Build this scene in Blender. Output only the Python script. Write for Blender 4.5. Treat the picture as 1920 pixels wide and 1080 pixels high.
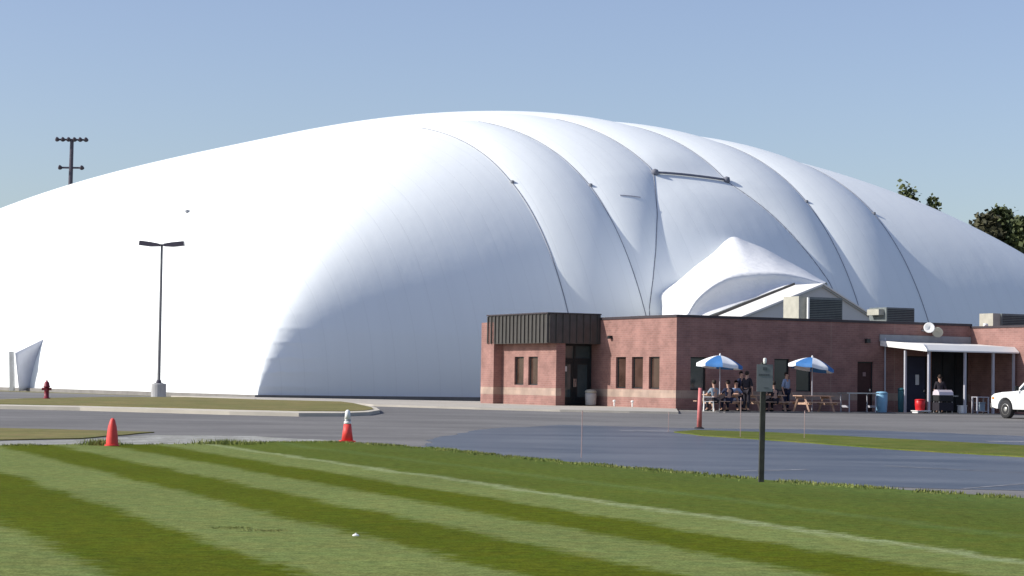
import bpy, bmesh, math, random
import numpy as np
from mathutils import Vector, Matrix, noise
random.seed(7); rng = np.random.default_rng(7)
R = math.radians
for o in list(bpy.data.objects): bpy.data.objects.remove(o)
scn = bpy.context.scene
col = scn.collection
# ------------------------------------------------------------------ camera
FPX, CAMZ, ROLL = 3971.0, 1.6, 0.015
PITCH = math.atan(176/FPX)
_F = Vector((0, math.cos(PITCH), math.sin(PITCH)))
_U0 = Vector((1, 0, 0)).cross(_F)
_R = Vector((1, 0, 0))*math.cos(ROLL) + _U0*math.sin(ROLL)
_R.normalize(); _U = _R.cross(_F).normalized()
cam = bpy.data.cameras.new('camera'); co = bpy.data.objects.new('camera', cam); col.objects.link(co)
cam.sensor_width = 36; cam.lens = 36*FPX/1920; cam.clip_end = 6000; cam.clip_start = .5
m = Matrix((_R, _U, -_F)).transposed().to_4x4(); m.translation = (0, 0, CAMZ)
co.matrix_world = m
scn.camera = co
# ------------------------------------------------------------------ light
SUN_EL, SUN_DIR = R(33), Vector((-.990, -.14, 0)).normalized()
w = bpy.data.worlds.new('World'); scn.world = w; w.use_nodes = True
nt = w.node_tree; nt.nodes.clear()
sky = nt.nodes.new('ShaderNodeTexSky'); sky.sky_type = 'NISHITA'; sky.sun_disc = False
sky.sun_elevation = SUN_EL; sky.sun_rotation = math.atan2(SUN_DIR.x, SUN_DIR.y)
sky.altitude = 0; sky.air_density = 1.0; sky.dust_density = 1.2; sky.ozone_density = 3.5
bg = nt.nodes.new('ShaderNodeBackground'); bg.inputs[1].default_value = .108
ou = nt.nodes.new('ShaderNodeOutputWorld'); hz = nt.nodes.new('ShaderNodeHueSaturation'); hz.inputs['Saturation'].default_value = .88; hz.inputs['Hue'].default_value = .514
nt.links.new(sky.outputs[0], hz.inputs['Color']); nt.links.new(hz.outputs[0], bg.inputs[0]); nt.links.new(bg.outputs[0], ou.inputs[0])
sl = bpy.data.lights.new('sun', 'SUN'); sl.energy = 4.0; sl.angle = R(.5); sl.color = (1, .95, .87)
so = bpy.data.objects.new('sun', sl); col.objects.link(so)
sd = Vector((SUN_DIR.x*math.cos(SUN_EL), SUN_DIR.y*math.cos(SUN_EL), math.sin(SUN_EL)))
so.rotation_euler = sd.to_track_quat('Z', 'Y').to_euler(); so.location = sd*60
vs = scn.view_settings; vs.view_transform = 'Standard'; vs.look = 'None'; vs.gamma = 1; vs.exposure = .45
# ------------------------------------------------------------------ survey helpers (rays met with real planes give metric positions)
def zt(y): return .4*min(max((y-50)/45, 0), 1)
def ray(px, py): return _F + _R*((px-960)/FPX) + _U*((540-py)/FPX)
def G(px, py):
    d = ray(px, py); Y = 45
    for _ in range(80): Y = .6*Y + .4*d.y*(zt(Y)-CAMZ)/d.z
    z = zt(Y); return Vector((d.x*(z-CAMZ)/d.z, Y, z))
BC = Vector((7.57, 97, .4)); _a = math.atan2(.454, .891)
BV = Vector((math.cos(_a), math.sin(_a), 0)); BU = Vector((-math.sin(_a), math.cos(_a), 0))
def hitp(px, py, o, n):
    d = ray(px, py); o = o - Vector((0, 0, CAMZ)); return Vector((0, 0, CAMZ)) + d*(o.dot(n)/d.dot(n))
def RF(px, py, off=0):        # (t along, out, up) on planes parallel to the shaded front
    p = hitp(px, py, BC-BU*off, -BU)-BC; return p.dot(BV), off, p.z
def LF(px, py, off=0):
    p = hitp(px, py, BC-BV*off, -BV)-BC; return p.dot(BU), off, p.z
def B(t, o, z): return BC + BV*t - BU*o + Vector((0, 0, z))     # building frame: along the shaded front, out from it, up
# ------------------------------------------------------------------ object helpers
def tag(o, label=None, cat=None, group=None, kind=None):
    if label: o['label'] = label
    if cat: o['category'] = cat
    if group: o['group'] = group
    if kind: o['kind'] = kind
    return o
def empty(name, loc, rz=0, label=None, cat=None, group=None):
    o = bpy.data.objects.new(name, None); col.objects.link(o); o.location = loc; o.rotation_euler.z = rz
    return tag(o, label, cat, group)
class MB:
    def __init__(s): s.bm = bmesh.new()
    def box(s, x0, x1, y0, y1, z0, z1, M=None):
        vs = [s.bm.verts.new((x, y, z)) for z in (z0, z1) for y in (y0, y1) for x in (x0, x1)]
        for f in ((0, 2, 3, 1), (4, 5, 7, 6), (0, 1, 5, 4), (2, 6, 7, 3), (0, 4, 6, 2), (1, 3, 7, 5)):
            s.bm.faces.new([vs[i] for i in f])
        if M is not None:
            for v in vs: v.co = M @ v.co
        return s
    def tube(s, pts, r, n=8, cap=True):
        pts = [Vector(p) for p in pts]; rs = r if isinstance(r, (list, tuple)) else [r]*len(pts); rings = []
        for i, p in enumerate(pts):
            d = (pts[min(i+1, len(pts)-1)]-pts[max(i-1, 0)])
            d = d.normalized() if d.length > 1e-9 else Vector((0, 0, 1))
            a = Vector((0, 0, 1)) if abs(d.z) < .9 else Vector((1, 0, 0))
            e1 = d.cross(a).normalized(); e2 = d.cross(e1)
            rings.append([s.bm.verts.new(p+(e1*math.cos(2*math.pi*k/n)+e2*math.sin(2*math.pi*k/n))*max(rs[i], 1e-4)) for k in range(n)])
        for A, C in zip(rings, rings[1:]):
            for k in range(n): s.bm.faces.new((A[k], A[(k+1) % n], C[(k+1) % n], C[k]))
        if cap: s.bm.faces.new(rings[0][::-1]); s.bm.faces.new(rings[-1])
        return s
    def lathe(s, prof, c=(0, 0, 0), n=20, M=None):     # prof: (r, z)
        c = Vector(c); rings = []
        for r, z in prof:
            rings.append([s.bm.verts.new(c+Vector((max(r, .0005)*math.cos(2*math.pi*k/n), max(r, .0005)*math.sin(2*math.pi*k/n), z))) for k in range(n)])
        for A, C in zip(rings, rings[1:]):
            for k in range(n): s.bm.faces.new((A[k], A[(k+1) % n], C[(k+1) % n], C[k]))
        s.bm.faces.new(rings[0][::-1]); s.bm.faces.new(rings[-1])
        if M is not None:
            for q in rings:
                for v in q: v.co = M @ v.co
        return s
    def poly(s, pts):
        s.bm.faces.new([s.bm.verts.new(p) for p in pts]); return s
    def prism(s, prof, a, b, axis='y'):               # prof in (x,z) extruded over y (axis y) or in (y,z) over x
        f = (lambda p, t: (p[0], t, p[1])) if axis == 'y' else (lambda p, t: (t, p[0], p[1]))
        A = [s.bm.verts.new(f(p, a)) for p in prof]; C = [s.bm.verts.new(f(p, b)) for p in prof]; n = len(prof)
        s.bm.faces.new(A); s.bm.faces.new(C[::-1])
        for k in range(n): s.bm.faces.new((A[k], C[k], C[(k+1) % n], A[(k+1) % n]))
        return s
    def build(s, name, mat, parent=None, smooth=False, bevel=0, loc=None):
        bmesh.ops.recalc_face_normals(s.bm, faces=s.bm.faces)
        if bevel: bmesh.ops.bevel(s.bm, geom=list(s.bm.edges), offset=bevel, segments=2, affect='EDGES', clamp_overlap=True)
        me = bpy.data.meshes.new(name); s.bm.to_mesh(me); s.bm.free()
        me.materials.append(mat)
        if smooth:
            for p in me.polygons: p.use_smooth = True
        o = bpy.data.objects.new(name, me); col.objects.link(o)
        if parent: o.parent = parent
        if loc is not None: o.location = loc
        return o
def copy_tree(o, parent=None):
    c = o.copy(); col.objects.link(c)
    if parent: c.parent = parent
    for ch in [q for q in bpy.data.objects if q.parent == o]: copy_tree(ch, c)
    return c
# ------------------------------------------------------------------ materials
def mat(name, c, rough=.8, var=.12, scale=3, bump=0, bscale=40, metal=0, spec=.3, emit=None, alpha=None):
    m = bpy.data.materials.new(name); m.use_nodes = True; n = m.node_tree.nodes; l = m.node_tree.links
    b = n['Principled BSDF']; b.inputs['Roughness'].default_value = rough; b.inputs['Metallic'].default_value = metal
    b.inputs['Specular IOR Level'].default_value = spec
    tc = n.new('ShaderNodeTexCoord')
    nz = n.new('ShaderNodeTexNoise'); nz.inputs['Scale'].default_value = scale; nz.inputs['Detail'].default_value = 5; l.new(tc.outputs['Object'], nz.inputs['Vector'])
    mx = n.new('ShaderNodeMix'); mx.data_type = 'RGBA'
    mx.inputs[6].default_value = (*[max(0, x*(1-var)) for x in c], 1); mx.inputs[7].default_value = (*[min(1, x*(1+var)) for x in c], 1)
    mr = n.new('ShaderNodeMapRange'); mr.inputs[1].default_value = .3; mr.inputs[2].default_value = .7
    l.new(nz.outputs[0], mr.inputs[0]); l.new(mr.outputs[0], mx.inputs[0]); l.new(mx.outputs[2], b.inputs['Base Color'])
    if bump:
        n2 = n.new('ShaderNodeTexNoise'); n2.inputs['Scale'].default_value = bscale; n2.inputs['Detail'].default_value = 4; l.new(tc.outputs['Object'], n2.inputs['Vector'])
        bp = n.new('ShaderNodeBump'); bp.inputs['Strength'].default_value = bump; bp.inputs['Distance'].default_value = .02
        l.new(n2.outputs[0], bp.inputs['Height']); l.new(bp.outputs[0], b.inputs['Normal'])
    return m
def brick_mat(name, c1, c2, mortar, swap=False, bw=.3, bh=.1):
    m = mat(name, c1, .9, .1, 1.2); n = m.node_tree.nodes; l = m.node_tree.links; b = n['Principled BSDF']
    tc = n['Texture Coordinate']; sp = n.new('ShaderNodeSeparateXYZ'); l.new(tc.outputs['Object'], sp.inputs[0])
    ad = n.new('ShaderNodeMath'); ad.operation = 'ADD'; l.new(sp.outputs[0], ad.inputs[0]); l.new(sp.outputs[1], ad.inputs[1])
    cb = n.new('ShaderNodeCombineXYZ'); l.new(ad.outputs[0], cb.inputs[0]); l.new(sp.outputs[2], cb.inputs[1])
    br = n.new('ShaderNodeTexBrick'); br.inputs['Scale'].default_value = 1; br.inputs['Brick Width'].default_value = bw; br.inputs['Row Height'].default_value = bh
    br.inputs['Mortar Size'].default_value = .008; br.inputs['Color1'].default_value = (*c1, 1); br.inputs['Color2'].default_value = (*c2, 1); br.inputs['Mortar'].default_value = (*mortar, 1)
    l.new(cb.outputs[0], br.inputs['Vector'])
    nz = n.new('ShaderNodeTexNoise'); nz.inputs['Scale'].default_value = 1.3; nz.inputs['Detail'].default_value = 6; l.new(tc.outputs['Object'], nz.inputs['Vector'])
    hs = n.new('ShaderNodeHueSaturation'); mr = n.new('ShaderNodeMapRange'); mr.inputs[3].default_value = .8; mr.inputs[4].default_value = 1.2
    mr.inputs[1].default_value = .3; mr.inputs[2].default_value = .7
    l.new(nz.outputs[0], mr.inputs[0]); l.new(mr.outputs[0], hs.inputs['Value']); l.new(br.outputs[0], hs.inputs['Color']); l.new(hs.outputs[0], b.inputs['Base Color'])
    return m
M = {}
M['brick'] = brick_mat('red_brick', (.29, .155, .133), (.24, .13, .112), (.30, .19, .17))
M['block'] = brick_mat('buff_block', (.38, .28, .225), (.32, .24, .20), (.32, .24, .20), bw=.4, bh=.2)
M['coping'] = mat('dark_coping', (.05, .04, .045), .5, .1)
M['roofing'] = mat('flat_roofing', (.25, .25, .25), .9)
M['ribmetal'] = mat('dark_bronze_metal', (.085, .08, .075), .45, .1, metal=.3)
M['frame'] = mat('dark_frame', (.02, .025, .028), .4, .05)
M['glass'] = mat('dark_glass', (.035, .045, .05), .12, .3, .8, spec=.7)
M['brownglass'] = mat('brown_tinted_glass', (.06, .035, .028), .15, .4, 1.1, spec=.5)
M['doorglass'] = mat('door_glass', (.05, .075, .08), .1, .3, .8, spec=.7)
M['reddoor'] = mat('maroon_door', (.05, .018, .018), .5)
M['navydoor'] = mat('navy_door', (.035, .04, .075), .5)
M['white'] = mat('white_paint', (.78, .78, .76), .5, .05)
M['whitemetal'] = mat('white_metal_roof', (.8, .79, .76), .45, .04, .7)
M['greymetal'] = mat('grey_metal_roofing', (.30, .31, .32), .5, .1)
M['post'] = mat('grey_post_paint', (.42, .42, .47), .5, .06)
M['galv'] = mat('galvanised_steel', (.42, .43, .44), .4, .08, metal=.5)
M['beige'] = mat('beige_siding', (.62, .62, .6), .7, .04, .6)
M['unitgrey'] = mat('unit_grey', (.16, .18, .18), .6, .15)
M['unitbeige'] = mat('unit_beige', (.40, .39, .33), .6, .1)
M['concrete'] = mat('concrete', (.42, .39, .34), .9, .1, .8, .3, 60)
M['curb'] = mat('kerb_concrete', (.52, .48, .40), .9, .1, .8, .3, 60)
M['concbase'] = mat('pole_base_concrete', (.42, .42, .42), .9, .15, 2, .3, 60)
M['darkpole'] = mat('dark_pole_paint', (.085, .075, .10), .4, .1)
M['woodpost'] = mat('weathered_post', (.05, .052, .045), .9, .25, 8, .4, 50)
M['signgrey'] = mat('grey_sign_plate', (.20, .215, .225), .6, .08, 6)
M['signdark'] = mat('sign_dark_ink', (.09, .10, .11), .6, .1)
M['red'] = mat('faded_red_cone', (.72, .07, .06), .5, .1, 8)
M['pinkred'] = mat('faded_pink_red', (.55, .17, .17), .6, .15, 6)
M['hydrant'] = mat('hydrant_red', (.20, .02, .035), .45, .15)
M['reflect'] = mat('white_reflective_band', (.8, .8, .78), .4, .03)
M['rubber'] = mat('black_rubber', (.02, .02, .022), .8)
M['wood'] = mat('bench_wood', (.50, .33, .24), .8, .2, 5, .3, 30)
M['darkwood'] = mat('dark_stained_wood', (.07, .04, .035), .8, .2, 5)
M['umbblue'] = mat('blue_umbrella_cloth', (.05, .18, .44), .7, .08)
M['umbwhite'] = mat('white_umbrella_cloth', (.78, .80, .82), .7, .04)
M['skin'] = mat('skin', (.45, .27, .2), .6, .05)
M['hair'] = mat('dark_hair', (.03, .02, .015), .7)
M['greyshirt'] = mat('grey_blue_cloth', (.22, .28, .34), .9, .1)
M['blueshirt'] = mat('light_blue_cloth', (.28, .36, .52), .9, .1)
M['navycloth'] = mat('navy_cloth', (.02, .025, .055), .9, .1)
M['blackcloth'] = mat('charcoal_cloth', (.025, .022, .03), .9, .1)
M['paleblue'] = mat('pale_blue_plastic', (.22, .42, .58), .5, .1)
M['teal'] = mat('dark_teal_plastic', (.02, .09, .11), .5, .1)
M['redplastic'] = mat('red_plastic', (.55, .02, .025), .4, .1)
M['lilac'] = mat('pale_lilac_enamel', (.62, .56, .62), .4, .05)
M['paper'] = mat('white_paper', (.75, .76, .78), .8, .04)
M['truck'] = mat('white_truck_paint', (.78, .79, .78), .25, .02, spec=.5)
M['tyre'] = mat('tyre_rubber', (.03, .03, .032), .85)
M['rim'] = mat('aluminium_rim', (.55, .55, .52), .3, .05, metal=.7)
M['chrome'] = mat('dull_chrome', (.5, .5, .5), .25, .05, metal=.8)
M['lamp'] = mat('headlight_glass', (.5, .52, .52), .15, .05, spec=.8)
M['amber'] = mat('amber_lens', (.6, .2, .03), .3)
M['bark'] = mat('bark', (.10, .075, .06), .9, .3, 4, .5, 20)
M['cable'] = mat('dark_cable', (.24, .25, .28), .7, .1)
M['duct'] = mat('dark_seam_strap', (.17, .18, .22), .7, .1)
M['stake'] = mat('pale_pink_stake', (.42, .30, .28), .8)
M['paint'] = mat('worn_white_line', (.26, .26, .27), .9, .5, 3)
def leaf_mat(name, c, c2):
    m = mat(name, c, .7, .2, 1.0); n = m.node_tree.nodes; l = m.node_tree.links; b = n['Principled BSDF']
    oi = n.new('ShaderNodeTexNoise'); oi.inputs['Scale'].default_value = .9; oi.inputs['Detail'].default_value = 3
    l.new(n['Texture Coordinate'].outputs['Object'], oi.inputs['Vector'])
    r = n.new('ShaderNodeValToRGB'); r.color_ramp.elements[0].position = .38; r.color_ramp.elements[1].position = .62
    r.color_ramp.elements[0].color = (*c, 1); r.color_ramp.elements[1].color = (*c2, 1); l.new(oi.outputs[0], r.inputs[0]); l.new(r.outputs[0], b.inputs['Base Color'])
    return m
M['leaf'] = leaf_mat('pine_foliage', (.035, .05, .02), (.10, .12, .045))
M['leafbrown'] = leaf_mat('brownish_foliage', (.055, .055, .03), (.10, .095, .05))

def ground_mat(name, stops=None, c=(.1, .1, .1), c2=None, rough=.95, fine=60, fvar=.25, spec=.2, big=.4, streak=None):
    """ground: two colours mixed by large noise, broken by fine noise; stops -> mowing stripes across (world) direction"""
    m = bpy.data.materials.new(name); m.use_nodes = True; n = m.node_tree.nodes; l = m.node_tree.links; b = n['Principled BSDF']
    b.inputs['Roughness'].default_value = rough; b.inputs['Specular IOR Level'].default_value = spec
    ge = n.new('ShaderNodeNewGeometry')
    def noise_(sc, det=5, vec=None):
        q = n.new('ShaderNodeTexNoise'); q.inputs['Scale'].default_value = sc; q.inputs['Detail'].default_value = det; l.new(vec or ge.outputs['Position'], q.inputs['Vector']); return q
    def rng_(src, a, b_, lo, hi):
        q = n.new('ShaderNodeMapRange'); q.inputs[1].default_value = a; q.inputs[2].default_value = b_; q.inputs[3].default_value = lo; q.inputs[4].default_value = hi; l.new(src, q.inputs[0]); return q.outputs[0]
    if stops:
        dt = n.new('ShaderNodeVectorMath'); dt.operation = 'DOT_PRODUCT'; dt.inputs[1].default_value = (26.9/28.84, 10.4/28.84, 0); l.new(ge.outputs['Position'], dt.inputs[0])
        wob = rng_(noise_(.5, 3).outputs[0], .3, .7, -.12, .12); wob2 = rng_(noise_(5, 4).outputs[0], .3, .7, -.14, .14)
        a1 = n.new('ShaderNodeMath'); l.new(dt.outputs['Value'], a1.inputs[0]); l.new(wob, a1.inputs[1])
        a2 = n.new('ShaderNodeMath'); l.new(a1.outputs[0], a2.inputs[0]); l.new(wob2, a2.inputs[1])
        cr = n.new('ShaderNodeValToRGB'); l.new(rng_(a2.outputs[0], -6, 26, 0, 1), cr.inputs[0])
        els = cr.color_ramp.elements
        while len(els) > 1: els.remove(els[-1])
        first = True
        for p, cc in stops:
            pos = (p+6)/32
            if first: els[0].position = pos; els[0].color = (*cc, 1); first = False
            else: e = els.new(pos); e.color = (*cc, 1)
        base = cr.outputs[0]
    else:
        mx = n.new('ShaderNodeMix'); mx.data_type = 'RGBA'; mx.inputs[6].default_value = (*c, 1); mx.inputs[7].default_value = (*(c2 or c), 1)
        vv = None
        if streak:
            mp_ = n.new('ShaderNodeMapping'); mp_.inputs['Scale'].default_value = streak; mp_.inputs['Rotation'].default_value = (0, 0, .35); l.new(ge.outputs['Position'], mp_.inputs[0]); vv = mp_.outputs[0]
        l.new(rng_(noise_(big, 6, vv).outputs[0], .34, .66, 0, 1), mx.inputs[0]); base = mx.outputs[2]
    f1 = rng_(noise_(fine, 3).outputs[0], .25, .75, 1-fvar, 1+fvar)
    f2 = rng_(noise_(fine/7, 4).outputs[0], .3, .7, 1-fvar*.5, 1+fvar*.5)
    f3 = rng_(noise_(.25, 3).outputs[0], .3, .7, .92, 1.08)
    mm = n.new('ShaderNodeMath'); mm.operation = 'MULTIPLY'; l.new(f1, mm.inputs[0]); l.new(f2, mm.inputs[1])
    m3 = n.new('ShaderNodeMath'); m3.operation = 'MULTIPLY'; l.new(mm.outputs[0], m3.inputs[0]); l.new(f3, m3.inputs[1])
    hs = n.new('ShaderNodeHueSaturation'); l.new(base, hs.inputs['Color']); l.new(m3.outputs[0], hs.inputs['Value']); 
    hu = rng_(noise_(2.2, 4).outputs[0], .3, .7, .485, .515); l.new(hu, hs.inputs['Hue'])
    l.new(hs.outputs[0], b.inputs['Base Color'])
    bp = n.new('ShaderNodeBump'); bp.inputs['Strength'].default_value = .25; bp.inputs['Distance'].default_value = .01; l.new(noise_(fine, 3).outputs[0], bp.inputs['Height']); l.new(bp.outputs[0], b.inputs['Normal'])
    return m
LG, DG, MG = (.152, .186, .058), (.080, .101, .007), (.090, .118, .020)
st = []; e = .12
def stripe(bounds):
    for a, b_, c in bounds: st.append((a+e, c)); st.append((b_-e, c))
stripe([(-5, 1.4, DG), (1.4, 3.15, LG), (3.15, 4.75, DG), (4.75, 6.4, LG), (6.4, 7.73, DG), (7.73, 8.95, LG), (8.95, 10.2, DG), (10.2, 11.4, LG)])  # stripe tones painted in, standing for leaned grass catching the light
st += [(11.47, (.23, .27, .13)), (11.56, (.23, .27, .13)), (11.68, MG), (13.1, MG), (13.5, (.10, .14, .035)), (13.8, MG), (16.0, (.085, .115, .024)), (17.2, (.10, .14, .034)), (25, (.085, .115, .024))]
M['lawn'] = ground_mat('striped_lawn', stops=st, fine=45, fvar=.42, spec=.02)
M['verge'] = ground_mat('verge_grass', c=(.085, .115, .02), c2=(.13, .14, .035), fine=30, fvar=.3, big=.6, spec=.05)
M['dry'] = ground_mat('dry_verge_grass', c=(.20, .165, .06), c2=(.14, .14, .04), fine=30, fvar=.25, big=.8)
M['asphalt'] = ground_mat('old_asphalt', c=(.135, .132, .13), c2=(.185, .18, .175), fine=25, fvar=.14, big=.35, streak=(.4, 1, 1))
M['sealed'] = ground_mat('sealed_asphalt', c=(.032, .037, .045), c2=(.10, .105, .112), rough=.38, fine=20, fvar=.15, spec=.6, big=.5, streak=(.35, 1.1, 1))
M['gravel'] = ground_mat('pale_gravel', c=(.33, .33, .31), c2=(.24, .24, .21), fine=12, fvar=.35, big=1.5)
M['earth'] = ground_mat('earth', c=(.12, .12, .05), c2=(.16, .14, .07), fine=20)
# blade material for tufts
M['blade'] = ground_mat('grass_blades', c=(.14, .18, .04), c2=(.22, .23, .08), fine=3, fvar=.25, big=.7)
# ------------------------------------------------------------------ ground
def sheet(name, pts, lift, m, thick=0, kind='structure', drop=.02):
    """flat-lying sheet following the ground's gentle rise; thick > 0 makes a raised slab with sides"""
    bm = bmesh.new(); bm.faces.new([bm.verts.new((p[0], p[1], 0)) for p in pts])
    for yy in (50, 95):
        bmesh.ops.bisect_plane(bm, geom=bm.verts[:]+bm.edges[:]+bm.faces[:], plane_co=(0, yy, 0), plane_no=(0, 1, 0))
    if thick:
        r = bmesh.ops.extrude_face_region(bm, geom=bm.faces[:])
        top = {v for v in r['geom'] if isinstance(v, bmesh.types.BMVert)}
    else: top = set(bm.verts)
    for v in bm.verts: v.co.z = zt(v.co.y) + (lift+thick if v in top else lift-drop if thick else lift)
    bmesh.ops.recalc_face_normals(bm, faces=bm.faces)
    me = bpy.data.meshes.new(name); bm.to_mesh(me); bm.free(); me.materials.append(m)
    if not thick:
        if me.polygons[0].normal.z < 0: me.flip_normals()
    o = bpy.data.objects.new(name, me); col.objects.link(o); return tag(o, kind=kind)
def wob(pts, amp, step=.6, seed=0):
    out = []
    for i in range(len(pts)):
        a, b_ = Vector(pts[i][:2]), Vector(pts[(i+1) % len(pts)][:2]); n = max(1, int((b_-a).length/step))
        for k in range(n):
            p = a.lerp(b_, k/n); q = noise.noise(Vector((p.x*.8+seed, p.y*.8, 3))), noise.noise(Vector((p.x*.8, p.y*.8+seed, 9)))
            out.append((p.x+q[0]*amp, p.y+q[1]*amp))
    return out
sheet('ground', [(-2500, -50), (2500, -50), (2500, 4500), (-2500, 4500)], -.03, M['earth'])
sheet('driveway_asphalt', [(-70, 24), (60, 24), (80, 140), (-12, 118), (-90, 215)], 0, M['asphalt'])
gp = lambda L: [tuple(G(*p)[:2]) for p in L]
dark = wob(gp([(780, 850), (800, 826), (905, 804), (1050, 797), (1300, 803), (1600, 806), (1920, 818)])+[(26, 66), (26, 26), (2, 36)], .35, .5, 4)
sheet('sealed_parking_lot', dark, .004, M['sealed'])
edge_px = [(0, 836), (130, 834), (300, 834), (480, 830), (620, 829), (700, 833), (830, 842), (960, 857), (1200, 879), (1430, 900), (1700, 920), (1920, 935)]
edge = [tuple(G(*p)[:2]) for p in edge_px]
lawn_edge = wob([(-40, 44), *edge, (12, 24)], .12, .25, 1)
lawn_edge = [p for p in lawn_edge if p[1] > 8]
k = max(range(len(lawn_edge)), key=lambda i: -abs(lawn_edge[i][0]-12)-abs(lawn_edge[i][1]-24))
sheet('lawn', wob([(-40, 44), *edge], .12, .25, 1)[:-int(1+(Vector(edge[-1])-Vector((-40, 44))).length/.25)+1] + [(11, 26), (26, 5), (26, -20), (-40, -20)], .012, M['lawn'])
# parking lines on the sealed lot
def stripe_px(a, b_, wdt, m=M['paint'], name='painted_line'):
    A, C = G(*a), G(*b_); d = Vector((C-A)[:2]).normalized(); nn = Vector((-d.y, d.x))*wdt/2
    A2, C2 = Vector(A[:2]), Vector(C[:2])
    return sheet(name, [tuple(A2-nn), tuple(C2-nn), tuple(C2+nn), tuple(A2+nn)], .008, m)
stripe_px((1385, 884), (1515, 881), .12); stripe_px((1660, 874), (1990, 891), .09); stripe_px((1805, 917), (1990, 902), .07)
stripe_px((1165, 808), (1265, 809), .5); stripe_px((1850, 828), (1990, 829), .5)
# verges, islands, kerbs, walk
def raised(name, px, h, m, wamp=0, lift=.0):
    P = gp(px); P = wob(P, wamp, .4, 2) if wamp else P
    return sheet(name, P, lift, m, thick=h)
isl = [(-60, 766), (0, 767), (150, 770), (430, 778), (560, 781), (640, 781), (690, 779), (712, 775), (706, 770), (680, 764), (640, 757), (500, 754), (350, 749), (200, 749), (100, 751), (0, 754), (-60, 753)]
P = gp(isl)
sheet('island_kerb', P, 0, M['curb'], thick=.13)
c0 = Vector((sum(p[0] for p in P)/len(P), sum(p[1] for p in P)/len(P)))
inn = gp([(-60, 763.5), (0, 764.5), (150, 767), (430, 774.5), (560, 777.5), (640, 778), (683, 776.5), (700, 773.8), (696, 770), (675, 765), (640, 758.5), (500, 755), (350, 749.6), (200, 749.6), (100, 751.8), (0, 755), (-60, 754)])
sheet('island_grass', inn, .13, M['dry'], thick=.02, drop=0.01)
walk = gp([(655, 758), (700, 762), (800, 765), (900, 768), (1050, 772), (1180, 774.5), (1272, 776)])
B2 = lambda t, o: tuple(B(t, o, 0)[:2])
sheet('entrance_walk', walk+[B2(0.0, 0.05), B2(3, -3), B2(3, -22), (-20, 125)], 0, M['concrete'], thick=.09)
sheet('patio_slab', [B2(.03, 0.0), B2(.03, 4.1), B2(26, 4.1), B2(26, -.3), B2(0.03, -.3)], 0, M['asphalt'], thick=.03)
sheet('grass_median', wob(gp([(1262, 811), (1300, 807.5), (1450, 812), (1600, 820), (1920, 837), (2100, 848), (2100, 872), (1920, 858), (1700, 845), (1400, 823), (1320, 818)]), .14, .4, 5), 0, M['verge'], thick=.03)
sheet('lower_verge', wob(gp([(-80, 803), (0, 804), (160, 807.5), (290, 811.5), (150, 823), (0, 826), (-80, 826)]), .12, .4, 7), .006, M['dry'], thick=.02, drop=.004)
sheet('gravel_strip', wob(gp([(-80, 827), (0, 827.5), (140, 825), (300, 816), (470, 818), (640, 827), (700, 833), (480, 832), (300, 838), (-80, 840)]), .25, .35, 11), .004, M['gravel'])
# ragged blades along the lawn's rim, weeds
def blades(name, spots, h, wd, label, m=M['blade']):
    V = []; Fc = []
    for (x, y) in spots:
        a = random.uniform(0, 6.28); hh = h*random.uniform(.5, 1.3); ww = wd*random.uniform(.6, 1.2); ln = random.uniform(-.5, .5)*hh; ln2 = random.uniform(-.5, .5)*hh
        i = len(V); z = zt(y)
        V += [(x-ww*math.cos(a), y-ww*math.sin(a), z), (x+ww*math.cos(a), y+ww*math.sin(a), z), (x+ln, y+ln2, z+hh)]; Fc.append((i, i+1, i+2))
    me = bpy.data.meshes.new(name); me.from_pydata(V, [], Fc); me.materials.append(m)
    o = bpy.data.objects.new(name, me); col.objects.link(o); tag(o, label, 'grass', kind='stuff'); return o
sp = []
E2 = [Vector(p) for p in edge]
for a, b_ in zip([Vector((-20, 46))]+E2, E2):
    L = (b_-a).length; nrm = Vector((-(b_-a).y, (b_-a).x)).normalized()
    for _ in range(int(L*330)):
        p = a.lerp(b_, random.random())+nrm*(abs(random.gauss(0, .28))*-1+.08+.15*noise.noise(Vector((_*.01, L, 2))))
        if noise.noise(Vector((p.x*1.1, p.y*1.1, 0))) > -.15: sp.append(tuple(p))
blades('rim_grass', sp, .05, .014, 'longer unmown grass along the edge between lawn and asphalt')
def weed(px, py, n, rx, ry, h, label):
    c = G(px, py); blades('weeds', [(c.x+random.gauss(0, rx), c.y+random.gauss(0, ry)) for _ in range(n)], h, .014, label)
weed(190, 835, 500, .18, .3, .14, 'dark green weeds on the lawn edge left of the plain red cone')
weed(425, 833, 700, .35, .3, .11, 'ragged weeds at the lawn edge between the two cones')
weed(432, 992, 420, .10, .09, .02, 'dark scuffed patch of grass in the pale mowing stripe, left half')
weed(497, 997, 560, .13, .09, .02, 'dark scuffed patch of grass in the pale mowing stripe, right half')
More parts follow.
